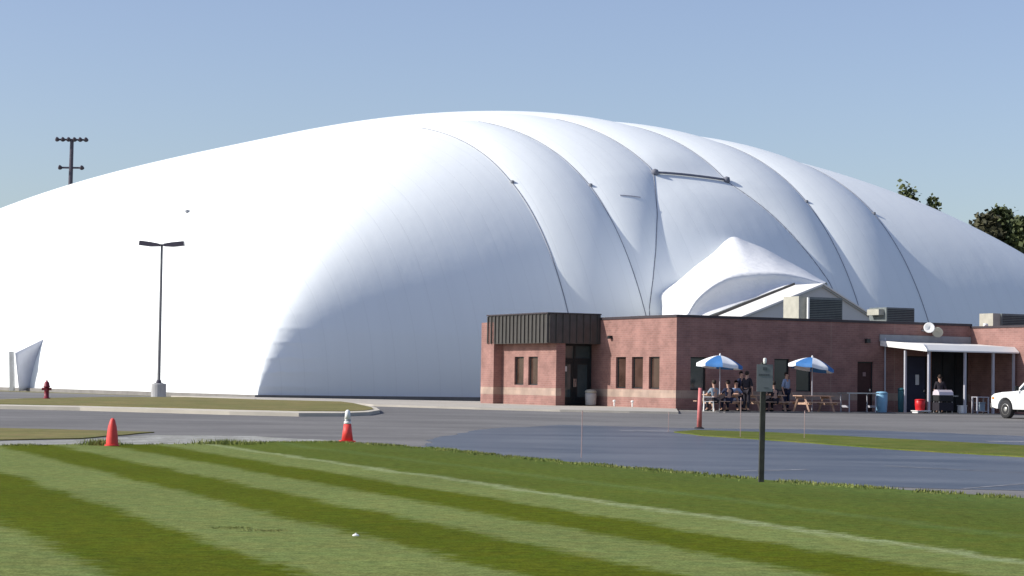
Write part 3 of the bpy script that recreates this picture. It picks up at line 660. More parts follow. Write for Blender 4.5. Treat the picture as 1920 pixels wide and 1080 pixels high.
mb = MB(); mb.box(-.5, -.003, .1, 1.2, .1, zz+.0); mb.build('duct', M['unitbeige'], t)
v_ = RF(1843, 608, -5); vt = empty('roof_vent', B(v_[0], -5, 4.0), _a, 'small white goose-neck vent left of the right wing unit', 'vent')
mb = MB(); mb.tube([(0, 0, 0), (0, 0, .45), (.08, 0, .58), (.22, 0, .58), (.3, 0, .42)], .09, 8); mb.build('pipe', M['white'], vt, smooth=True)
# ------------------------------------------------------------------ picnic tables
def picnic():
    t = empty('picnic_table', (0, 0, 0))
    mb = MB()
    for i in range(5): mb.box(-.92, .92, -.37+i*.15, -.37+i*.15+.14, .71, .75)
    mb.build('tabletop', M['wood'], t)
    for s in (-1, 1):
        mb = MB(); y = s*.66; mb.box(-.92, .92, y-.14, y-.01, .42, .455); mb.box(-.92, .92, y+.01, y+.14, .42, .455); mb.build('seat', M['wood'], t)
    for x in (-.7, .7):
        mb = MB()
        for s in (-1, 1):
            mb.tube([(x, s*.25, .71), (x, s*.62, .0)], .055, 4)
        mb.box(x-.02+.06, x+.02+.06, -.78, .78, .33, .42); mb.box(x-.02-.06, x+.02-.06, -.36, .36, .62, .71); mb.build('trestle', M['wood'], t)
    return t
pt = picnic(); G1 = 'picnic tables along the shaded brick front'
labs = ['wooden picnic table under the left blue and white umbrella', 'bare wooden picnic table behind the roadside sign', 'wooden picnic table under the right blue and white umbrella']
tabs = []
for i, (px, off) in enumerate(((1350, 2.3), (1435, 2.2), (1526, 2.3))):
    o = pt if i == 0 else copy_tree(pt); t_ = RF(px, 770, off)[0]; o.location = B(t_, off, .03); o.rotation_euler.z = _a; tag(o, labs[i], 'table', G1); tabs.append((t_, off))
def umbrella(t_, off, tilt, label, rot):
    u = empty('patio_umbrella', B(t_, off, .03), _a, label, 'umbrella', 'blue and white patio umbrellas')
    mb = MB(); mb.tube([(0, 0, .0), (0, 0, 2.45)], .025, 8); mb.build('pole', M['post'], u)
    MT = Matrix.Translation((0, 0, 2.5)) @ Matrix.Rotation(tilt, 4, 'Y') @ Matrix.Rotation(rot, 4, 'Z')
    for kk, mt in ((0, 'umbblue'), (1, 'umbwhite')):
        mb = MB()
        for g in range(kk, 8, 2):
            a0, a1 = g*math.pi/4, (g+1)*math.pi/4; prev = None
            for j in range(9):
                f = j/8; r = 1.05*f; z = -.42*f**1.6; row = []
                for q in range(7):
                    x = q/6; a = a0+(a1-a0)*x; sag = 1-.10*f*math.sin(math.pi*x); row.append(mb.bm.verts.new(MT @ Vector((r*sag*math.cos(a), r*sag*math.sin(a), z-.02*math.sin(math.pi*x)*f))))
                if prev:
                    for q in range(6): mb.bm.faces.new((prev[q], prev[q+1], row[q+1], row[q]))
                prev = row
            row = [mb.bm.verts.new(v.co+Vector((0, 0, -.14))) for v in prev]
            for q in range(6): mb.bm.faces.new((prev[q], prev[q+1], row[q+1], row[q]))
        o = mb.build('canopy', M[mt], u, smooth=True)
    mb = MB(); mb.lathe([(.0, -.03), (.05, 0), (.03, .08), (0, .1)], MT @ Vector((0, 0, 0)), 8); mb.build('finial', M['white'], u)
    mb = MB()
    for g in range(8):
        a = g*math.pi/4; mb.tube([MT @ Vector((0, 0, -.03)), MT @ Vector((.5*math.cos(a), .5*math.sin(a), -.17)), MT @ Vector((1.03*math.cos(a), 1.03*math.sin(a), -.44))], .01, 4)
    mb.build('ribs', M['galv'], u)
umbrella(RF(1350, 690, 2.3)[0], 2.3, R(4), 'blue and white umbrella over the left picnic table, fully in view', R(20))
umbrella(RF(1523, 690, 2.3)[0], 2.3, R(9), 'blue and white umbrella over the right picnic table, tilted', R(12))
# ------------------------------------------------------------------ people
def skinned(name, verts, edges, radii, m, parent, root=0, sub=1):
    bm = bmesh.new(); lay = bm.verts.layers.skin.verify(); vs = [bm.verts.new(v) for v in verts]
    for e_ in edges: bm.edges.new((vs[e_[0]], vs[e_[1]]))
    for i, v in enumerate(vs):
        r = radii[i]; v[lay].radius = (r, r) if not isinstance(r, tuple) else r; v[lay].use_root = (i == root)
    me = bpy.data.meshes.new(name); bm.to_mesh(me); bm.free(); me.materials.append(m)
    o = bpy.data.objects.new(name, me); col.objects.link(o); o.parent = parent
    k = o.modifiers.new('skin', 'SKIN'); k.use_smooth_shade = True; s = o.modifiers.new('sub', 'SUBSURF'); s.levels = s.render_levels = sub
    return o
def person(loc, rz, pose, label, top, bot, hair='hair'):
    p = empty('person', loc, rz, label, 'person')       # faces local -y
    if pose == 'sit':
        hip, kn, an, toe = .50, [(.13, -.42, .52), (-.13, -.42, .52)], [(.13, -.40, .10), (-.13, -.36, .10)], [(.14, -.56, .04), (-.14, -.52, .04)]
        ch, nk, hd = (0, -.05, .86), (0, -.07, 1.10), (0, -.09, 1.18)
        hips = [(.10, 0, hip), (-.10, 0, hip)]
        hands = [(.14, -.46, .78), (-.14, -.44, .78)]; elb = [(.27, -.16, .78), (-.27, -.16, .78)]
    else:
        hip, kn, an, toe = .93, [(.11, -.03, .50), (-.10, .02, .50)], [(.12, .02, .09), (-.11, .08, .09)], [(.14, -.15, .04), (-.13, -.08, .04)]
        ch, nk, hd = (0, 0, 1.32), (0, -.01, 1.52), (0, -.02, 1.60)
        hips = [(.09, 0, hip), (-.09, 0, hip)]; hands = [(.22, -.14, .86), (-.25, -.05, .82)]; elb = [(.26, .03, 1.10), (-.28, .03, 1.10)]
    sh = [(.18, ch[1], ch[2]+.12), (-.18, ch[1], ch[2]+.12)]
    pel = (0, 0, hip+.05)
    # 0 pelvis 1 chest 2 neck 3 head-low 4 head-top ; arms 5.. ; legs
    V = [pel, ch, (nk[0], nk[1], nk[2]-.03), (hd[0], hd[1], hd[2]+.02), (hd[0], hd[1]-.015, hd[2]+.14)]
    Rr = [.13, .14, .055, .085, .09]; E = [(0, 1), (1, 2), (2, 3), (3, 4)]
    for s in (0, 1):
        i = len(V); V += [sh[s], elb[s], hands[s]]; Rr += [.055, .042, .03]; E += [(1, i), (i, i+1), (i+1, i+2)]
        hx, hy, hz = hands[s]; dr = (Vector(hands[s])-Vector(elb[s])).normalized()
        for f in range(5):   # fingers and thumb
            sd_ = Vector((1, 0, 0)) if abs(dr.x) < .8 else Vector((0, 1, 0)); off_ = sd_*((f-2)*.018 if f < 4 else .04*(-1 if s == 0 else 1))
            tip = Vector(hands[s])+dr*(.13-.01*abs(f-1.5) if f < 4 else .07)+off_*1.2
            V.append(tuple(tip)); Rr.append(.009); E.append((i+2, len(V)-1))
    for s in (0, 1):
        i = len(V); V += [hips[s], kn[s], an[s], toe[s]]; Rr += [.09, .058, .04, .035]; E += [(0, i), (i, i+1), (i+1, i+2), (i+2, i+3)]
    body = skinned('body', V, E, Rr, M['skin'], p)
    # shirt
    V = [(pel[0], pel[1], pel[2]), ch, (nk[0], nk[1], nk[2]-.07)]; Rr = [.155, .165, .075]; E = [(0, 1), (1, 2)]
    for s in (0, 1):
        i = len(V); V += [sh[s], elb[s]]; Rr += [.072, .056]; E += [(1, i), (i, i+1)]
    skinned('shirt', V, E, Rr, M[top], p)
    V = [(pel[0], pel[1], pel[2]-.02)]; Rr = [.15]; E = []
    for s in (0, 1):
        i = len(V); V += [hips[s], kn[s], (an[s][0], an[s][1], an[s][2]+.03)]; Rr += [.105, .075, .06]; E += [(0, i), (i, i+1), (i+1, i+2)]
    skinned('trousers', V, E, Rr, M[bot], p)
    for s in (0, 1):
        a = an[s]; MB().box(a[0]-.045, a[0]+.045, a[1]-.18, a[1]+.06, max(a[2]-.1, 0), max(a[2]-.1, 0)+.075).build('shoe', M['rubber'], p, bevel=.015)
    mb = MB(); hc = Vector((hd[0], hd[1]+.02, hd[2]+.12)); bmesh.ops.create_uvsphere(mb.bm, u_segments=14, v_segments=10, radius=.105, matrix=Matrix.Translation(hc) @ Matrix.Diagonal((.93, 1.05, 1.05, 1)))
    bmesh.ops.delete(mb.bm, geom=[v for v in mb.bm.verts if v.co.y < hc.y-.045 and v.co.z < hc.z+.05], context='VERTS')
    mb.build('hair', M[hair], p, smooth=True)
    for s in (-1, 1):
        MB().lathe([(0, -.012), (.012, 0), (0, .012)], (s*.032, hd[1]-.098, hd[2]+.10), 6).build('eye', M['hair'], p)
        MB().lathe([(0, -.03), (.018, 0), (0, .03)], (s*.092, hd[1], hd[2]+.08), 6).build('ear', M['skin'], p, smooth=True)
    MB().box(-.022, .022, hd[1]-.1, hd[1]-.09, hd[2]+.025, hd[2]+.033).build('mouth', M['hair'], p)
    MB().tube([(0, hd[1]-.085, hd[2]+.10), (0, hd[1]-.12, hd[2]+.065)], [.01, .016], 6).build('nose', M['skin'], p, smooth=True)
    return p
def bp(px, off, up=.03):
    return B(RF(px, 770, off)[0], off, up)
person(bp(1340, 2.96), _a+R(180), 'sit', 'person in grey-blue shirt sitting at the left umbrella table, back turned', 'greyshirt', 'blackcloth')
person(bp(1366, 2.96), _a+R(172), 'sit', 'person in dark clothes sitting on the same bench, right of the grey-blue shirt', 'navycloth', 'navycloth')
person(bp(1378, 1.64), _a, 'sit', 'person in light blue shirt sitting on the wall side of the left table', 'blueshirt', 'navycloth')
person(bp(1400, 3.3), _a+R(120), 'stand', 'person in dark clothes standing left of the roadside sign', 'blackcloth', 'blackcloth')
person(bp(1474, .8), _a+R(20), 'stand', 'person in pale blue top standing by the wall windows right of the sign', 'blueshirt', 'navycloth')
person(bp(1762, 2.6, .03), _a+R(150), 'stand', 'person in dark clothes tending the grill under the awning', 'blackcloth', 'blackcloth')
person(bp(1389, .9), _a+R(15), 'stand', 'person in navy clothes standing by the wall under the right edge of the left umbrella', 'navycloth', 'blackcloth')
person(bp(1452, 2.86), _a+R(180), 'sit', 'person in charcoal clothes sitting at the middle table behind the sign', 'blackcloth', 'blackcloth')
# white plastic chair
def chair(loc, rz, label):
    c = empty('plastic_chair', loc, rz, label, 'chair')
    MB().box(-.24, .24, -.24, .22, .41, .44).build('seat', M['white'], c, bevel=.01)
    mb = MB()
    for i in range(5): mb.box(-.2+i*.09, -.15+i*.09, .2, .225, .44, .84)
    mb.box(-.24, .24, .195, .23, .8, .88); mb.build('backrest', M['white'], c)
    for x in (-.21, .21):
        for y in (-.21, .19): MB().tube([(x*1.1, y*1.1, 0), (x, y, .41)], .022, 6).build('leg', M['white'], c)
        MB().box(x-.025, x+.025, -.24, .2, .62, .65).build('armrest', M['white'], c)
chair(bp(1328, 3.5), _a+R(60), 'white plastic chair at the left end of the left umbrella table')
# folding table, bins, cooler etc.
def ftable(px, off, label):
    t = empty('folding_table', bp(px, off), _a, label, 'table')
    MB().box(-.92, .92, -.38, .38, .86, .91).build('tabletop', M['galv'], t, bevel=.01)
    for x in (-.75, .75):
        mb = MB(); mb.tube([(x, -.33, 0), (x, -.33, .86)], .03, 6); mb.tube([(x, .33, 0), (x, .33, .86)], .03, 6); mb.box(x-.03, x+.03, -.33, .33, .22, .32); mb.build('leg', M['post'], t)
ftable(1609, 2.3, 'grey folding table before the maroon door')
def barrel(name, px, off, r, h, m, label, cat, lid=None, up=.03):
    t = empty(name, bp(px, off, up), _a, label, cat)
    mb = MB(); mb.lathe([(r*.85, 0), (r*.9, .03), (r, h*.5), (r, h*.93), (r*.97, h*.94)], (0, 0, 0), 18); mb.build('body', m, t, smooth=True)
    mb = MB(); mb.lathe([(r*1.06, h*.94), (r*1.06, h*.99), (r*.8, h*1.05), (0, h*1.07)], (0, 0, 0), 18); mb.build('lid', lid or m, t, smooth=True)
    return t
barrel('litter_bin', 1653, 2.3, .27, .92, M['paleblue'], 'pale blue round bin right of the folding table', 'bin')
barrel('litter_bin', 1690, 1.6, .17, 1.1, M['teal'], 'slim dark teal bin beside the first awning post', 'bin')
pl = empty('low_platform', bp(1727, 3.3), _a, 'low white platform under the red cooler', 'platform')
mb = MB(); mb.box(-.4, .4, -.25, .25, .08, .12); mb.build('top', M['white'], pl); mb = MB(); mb.box(-.36, -.3, -.2, .2, 0, .08); mb.box(.3, .36, -.2, .2, 0, .08); mb.build('foot', M['white'], pl)
barrel('drink_cooler', 1725, 3.3, .24, .5, M['redplastic'], 'red round drink cooler on the low platform between two posts', 'cooler', up=.15)
g = empty('barbecue_grill', bp(1768, 3.1), _a, 'black barbecue grill with pale lilac lid under the awning', 'grill')
MB().box(-.42, .42, -.25, .25, .55, .85).build('firebox', M['rubber'], g, bevel=.03)
mb = MB(); mb.prism([(-.25, .85), (-.22, 1.0), (-.1, 1.1), (.1, 1.1), (.22, 1.0), (.25, .85)], -.42, .42, 'x'); mb.build('lid', M['lilac'], g)
mb = MB(); mb.box(-.42, .42, -.25, .25, .12, .5); mb.build('cabinet', M['blackcloth'], g)
for x in (-.38, .38):
    MB().tube([(x, -.2, 0), (x, -.2, .55)], .02, 6).build('leg', M['galv'], g); MB().tube([(x, .2, 0), (x, .2, .55)], .02, 6).build('leg', M['galv'], g)
MB().box(.43, .75, -.2, .2, .8, .83).build('side_shelf', M['galv'], g)
bx_ = empty('white_box', bp(1804, 3.3), _a, 'small white box on the ground left of the middle awning post', 'box')
MB().box(-.17, .17, -.15, .15, 0, .34).build('body', M['white'], bx_, bevel=.02); MB().box(-.18, .18, -.16, .16, .343, .38).build('lid', M['white'], bx_)
ct = empty('serving_cart', bp(1838, 3.2), _a, 'pale metal cart frame holding a blue-grey crate right of the middle post', 'cart')
mb = MB(); mb.box(-.36, .36, -.22, .22, .76, .8); mb.build('top', M['post'], ct)
for x in (-.33, .33):
    for y in (-.18, .18): MB().box(x-.03, x+.03, y-.03, y+.03, 0, .76).build('leg', M['post'], ct)
MB().box(-.3, .3, -.2, .2, .1, .13).build('shelf', M['post'], ct)
cr_ = empty('crate', bp(1838, 3.2, .163), _a, 'blue-grey crate on the lower shelf of the serving cart', 'crate')
MB().box(-.16, .16, -.16, .16, 0, .35).build('body', M['greyshirt'], cr_, bevel=.01); MB().box(-.18, .18, -.18, .18, .35, .4).build('rim', M['greyshirt'], cr_)
# beside the entrance
def LBp(u_, o, z): return BC+BU*u_-BV*o+Vector((0, 0, z))
ub = empty('litter_bin', LBp(7.0, .55, .12), _a, 'stone-coloured litter bin against the wall right of the entrance doors', 'bin')
mb = MB(); mb.lathe([(.22, 0), (.26, .05), (.28, .5), (.26, .62)], (0, 0, 0), 16); mb.build('body', M['concbase'], ub, smooth=True)
mb = MB(); mb.lathe([(.28, .62), (.29, .68), (.2, .76), (0, .78)], (0, 0, 0), 16); mb.build('lid', M['unitbeige'], ub, smooth=True)
for u_, lb in ((4.6, 'small white path light at the wall foot under the middle side window'), (2.9, 'small white path light at the wall foot nearer the building corner')):
    q = empty('path_light', LBp(u_, .6, .12), 0, lb, 'light', 'path lights along the sunlit wall')
    MB().tube([(0, 0, 0), (0, 0, .2)], .035, 8).build('stem', M['white'], q); mb = MB(); mb.lathe([(.03, .2), (.08, .22), (.07, .28), (0, .31)], (0, 0, 0), 10); mb.build('lamp_shade', M['white'], q)
# ------------------------------------------------------------------ lamp post
p = G(297, 748.5); sc = p.y/FPX
lp = empty('street_lamp', p, 0, 'double-headed parking lot lamp on a concrete base before the sunlit dome side', 'street lamp')
mb = MB(); mb.lathe([(.40, -.1), (.40, .80), (.36, .84), (0, .84)], (0, 0, 0), 20); mb.build('concrete_base', M['concbase'], lp)
hh = 8.15
M['lamppole'] = mat('grey_lamp_pole', (.2, .2, .21), .45, .1, metal=.3)
MB().tube([(0, 0, .84), (0, 0, hh)], [.09, .065], 10).build('pole', M['lamppole'], lp)
mb = MB(); mb.box(-.2, .2, -.2, .2, .84, .87); mb.lathe([(.15, .87), (.13, 1.0), (.1, 1.02)], (0, 0, 0), 12); mb.build('base_plate', M['darkpole'], lp)
for s in (-1, 1):
    mb = MB(); mb.prism([(s*.12, hh-.02), (s*.12, hh+.12), (s*.55, hh+.2), (s*1.17, hh+.27), (s*1.2, hh+.03), (s*.6, hh-.04)], -.22, .22, 'y'); mb.build('lamp_head', M['darkpole'], lp)
mb = MB(); mb.box(-.12, .12, -.05, .05, hh, hh+.1); mb.build('bracket', M['darkpole'], lp)
# stadium mast behind the dome
d_ = ray(135, 262); Y = 300; mtop = Vector((d_.x*Y/d_.y, Y, CAMZ+d_.z*Y/d_.y)); sm_ = empty('floodlight_mast', (mtop.x, Y, .4), 0, 'tall floodlight mast with two crossarms rising behind the left of the dome', 'light mast')
hm = mtop.z-.4
MB().tube([(-.35, 0, 0), (0, 0, hm)], [.55, .26], 10).build('pole', M['darkpole'], sm_)
for z, w_ in ((hm, 2.15), (hm-4.0, 1.65)):
    a = MB(); a.box(-w_, w_, -.14, .14, z-.12, z+.12); ar_ = a.build('crossarm', M['darkpole'], sm_)
    for i in range(6 if z == hm else 2):
        x = -w_+.1+i*(2*w_-.2)/(5 if z == hm else 1); mb = MB(); mb.lathe([(.1, .35), (.2, .2), (.34, -.2), (.32, -.22)], (0, 0, 0), 10, Matrix.Translation((x, -.3, z+.05)) @ Matrix.Rotation(R(55), 4, 'X')); mb.build('floodlight', M['darkpole'], ar_)
# ------------------------------------------------------------------ hydrant
p = G(87, 753.5); hy = empty('fire_hydrant', p+Vector((0, 0, .13)), 0, 'dark red fire hydrant on the grass island at the left', 'hydrant'); s = 1.05
mb = MB(); mb.lathe([(.17, 0), (.17, .05), (.11, .06), (.11, .5), (.15, .52), (.15, .56), (.13, .58), (.12, .68), (.07, .76), (.03, .78), (.03, .84), (0, .84)], (0, 0, 0), 16); mb.build('barrel', M['hydrant'], hy, smooth=True)
for s_ in (-1, 1): MB().tube([(0, 0, .44), (s_*.17, 0, .44)], .055, 8).build('nozzle', M['hydrant'], hy); MB().tube([(s_*.17, 0, .44), (s_*.21, 0, .44)], .07, 6).build('nozzle_cap', M['hydrant'], hy)
MB().tube([(0, 0, .4), (0, -.19, .4)], .075, 8).build('pumper_nozzle', M['hydrant'], hy)
hy.scale = (1.0, 1.0, 1.02)
# ------------------------------------------------------------------ cones
def cone(px, py, h, r, band, label):
    p = G(px, py); c = empty('traffic_cone', p+Vector((0, 0, .014)), R(12), label, 'cone', 'traffic cones on the lawn edge')
    if band:
        MB().box(-r*1.25, r*1.25, -r*1.25, r*1.25, 0, .035).build('base', M['red'], c, bevel=.01)
        prof = lambda f: r*.95*(1-f)+.05*f
        mb = MB(); mb.lathe([(prof(0), .036), (prof(.56), h*.56)], (0, 0, 0), 20); mb.build('body', M['red'], c, smooth=True)
        mb = MB(); mb.lathe([(prof(.56)+.003, h*.56+.001), (prof(.64)+.003, h*.64)], (0, 0, 0), 20); mb.build('collar', M['reflect'], c, smooth=True)
        mb = MB(); mb.lathe([(prof(.64), h*.64+.001), (prof(.70), h*.70)], (0, 0, 0), 20); mb.build('grey_band', M['galv'], c, smooth=True)
        mb = MB(); mb.lathe([(prof(.70)+.003, h*.70+.001), (prof(.96)+.003, h*.96), (.02, h)], (0, 0, 0), 20); mb.build('collar', M['reflect'], c, smooth=True)
    else:
        mb = MB(); mb.lathe([(r, 0), (r*1.02, .05), (r*.93, h*.35), (r*.72, h*.7), (r*.42, h*.93), (r*.2, h), (0, h)], (0, 0, 0), 20); mb.build('body', M['red'], c, smooth=True)
        mb = MB(); mb.lathe([(r*1.25, 0), (r*1.25, .025), (r*1.0, .03)], (0, 0, 0), 20); mb.build('base', M['red'], c)
cone(651, 829.5, .80, .155, True, 'red traffic cone with white reflective top at the lawn edge')
cone(210, 837, .625, .135, False, 'plain faded red cone without bands, farthest left on the lawn edge')
# ------------------------------------------------------------------ sign
p = G(1427, 905); sg = empty('road_sign', p, R(4), 'small grey notice plate on a dark wooden post at the lawn edge', 'sign')
mb = MB(); mb.box(-.042, .042, -.042, .042, -.1, 1.98); q = mb.build('post', M['woodpost'], sg, bevel=.004)
for v in q.data.vertices: v.co.x += v.co.z*.012
mb = MB(); mb.box(-.135, .135, -.06, -.048, 1.50, 1.95); pl_ = mb.build('sign_plate', M['signgrey'], sg, bevel=.003); pl_.location.x = .035
mb = MB(); mb.box(-.035, .035, -.0645, -.0605, 1.855, 1.905); mb.bm.faces.ensure_lookup_table()
x = -.105
for wd_ in (.022, .014, .026, .018, .02, .024, .016, .022):
    mb.box(x, x+wd_-.005, -.0645, -.0605, 1.765, 1.795); x += wd_+.003
mb.box(-.02, .06, -.0645, -.0605, 1.56, 1.57)
mk = mb.build('plate_marks', M['signdark'], pl_)
mb = MB(); mb.lathe([(.02, 1.965), (.03, 2.0), (.028, 2.05), (.0, 2.06)], (.035, -.05, 0), 10); mb.build('post_cap', M['white'], sg)
# pink delineator and stakes
p = G(1311, 808); dl = empty('delineator_post', p+Vector((0, 0, .07)), 0, 'faded pink-red plastic marker post at the tip of the grass median', 'post')
MB().tube([(0, 0, 0), (.02, 0, 1.28)], [.085, .06], 10).build('tube', M['pinkred'], dl, smooth=True); MB().lathe([(.16, 0), (.15, .03), (.09, .05)], (0, 0, 0), 12).build('base', M['rubber'], dl)
for px, py, top, lb in ((1090, 858, 770, 'thin pale stake at the lawn edge before the walk'), (1253, 810, 772, 'thin pale stake just left of the pink marker post'), (1388, 821, 745, 'thin pale stake on the median left of the sign post'), (1508, 823, 770, 'thin pale stake on the median right of the sign post')):
    p = G(px, py); h = (py-top)*p.y/FPX; q = empty('marker_stake', p, 0, lb, 'stake', 'thin marker stakes'); MB().tube([(0, 0, 0), (.01, 0, h)], .009, 5).build('rod', M['stake'], q)
    MB().tube([(.01, 0, h-.08), (.01, 0, h-.02)], .016, 6).build('cap', M['stake'], q)
# sprinkler marker on lawn
p = G(667, 1007); q = empty('sprinkler_head', p+Vector((0, 0, .01)), 0, 'tiny white sprinkler head lying in the mown lawn', 'sprinkler')
mb = MB(); mb.lathe([(.035, 0), (.035, .012), (.02, .02), (0, .02)], (0, 0, 0), 12); mb.build('cap', M['white'], q); MB().tube([(0, 0, .02), (0, 0, .03)], .01, 8).build('nozzle', M['white'], q)
# ------------------------------------------------------------------ dome exit at far left
fr = dome_hit(72, 632) if False else None
def dome_hit_all(px, py):
    d = np.array(ray(px, py)); P_ = PD-np.array([0, 0, CAMZ]); k = (P_ @ d)/(d @ d); ds = np.linalg.norm(P_-k[..., None]*d, axis=-1)
    c = ds < .35; k2 = np.where(c, k, 1e9); i = np.unravel_index(np.argmin(k2), k2.shape); return Vector(PD[i])
ex0 = dome_hit_all(60, 700); base = Vector((ex0.x, ex0.y, .4)); up = dome_hit_all(74, 632); lo = dome_hit_all(48, 727)
exi = empty('dome_exit', base-DV*1.2, DP['th'], 'grey exit post with a triangular fabric flap tied to the dome at the far left', 'exit')
def loc_(v): return exi.matrix_basis.inverted() @ v
exi_m = Matrix.Translation(exi.location) @ Matrix.Rotation(DP['th'], 4, 'Z'); inv = exi_m.inverted()
Yp = base.y-.3; d1 = ray(23, 729); d2 = ray(22, 659)
pb = Vector((d1.x*Yp/d1.y, Yp, .4)); ptp = Vector((d2.x*Yp/d2.y, Yp, CAMZ+d2.z*Yp/d2.y))
mb = MB(); mb.tube([inv @ pb, inv @ ptp], .21, 4); mb.build('frame_post', M['galv'], exi)
mb = MB(); tri = [inv @ up, inv @ lo, inv @ (pb+Vector((.5, 0, 0))), inv @ (ptp+Vector((.25, 0, -.1)))]
n0 = []
for i in range(9):
    for j in range(9):
        u, v2 = i/8, j/8; a = tri[3].lerp(tri[0], u); c = tri[2].lerp(tri[1], u); q_ = a.lerp(c, v2); q_ = q_+Vector((.0, .25, 0))*math.sin(math.pi*u)*math.sin(math.pi*v2); n0.append(mb.bm.verts.new(q_))
for i in range(8):
    for j in range(8): mb.bm.faces.new((n0[i*9+j], n0[i*9+j+1], n0[(i+1)*9+j+1], n0[(i+1)*9+j]))
M['flap'] = mat('flap_fabric', (.60, .61, .68), .7, .05, 1.5)
f_ = mb.build('fabric_flap', M['flap'], exi, smooth=True); sd2 = f_.modifiers.new('thickness', 'SOLIDIFY'); sd2.thickness = .03
for px, lb in ((119, 'short grey stub post at the dome foot, left of the hydrant pair gap'), (163, 'short grey stub post at the dome foot right of the hydrant')):
    q = G(px, 735); g_ = empty('stub_post', (q.x, q.y, zt(q.y)), 0, ('short grey stub post at the dome foot nearest the hydrant' if px == 119 else 'short grey stub post at the dome foot, second right of the hydrant'), 'post', 'stub posts at the dome foot')
    MB().tube([(0, 0, 0), (0, 0, .42)], .09, 8).build('stem', M['post'], g_); MB().lathe([(.12, .42), (.12, .47), (0, .5)], (0, 0, 0), 8).build('cap', M['post'], g_)
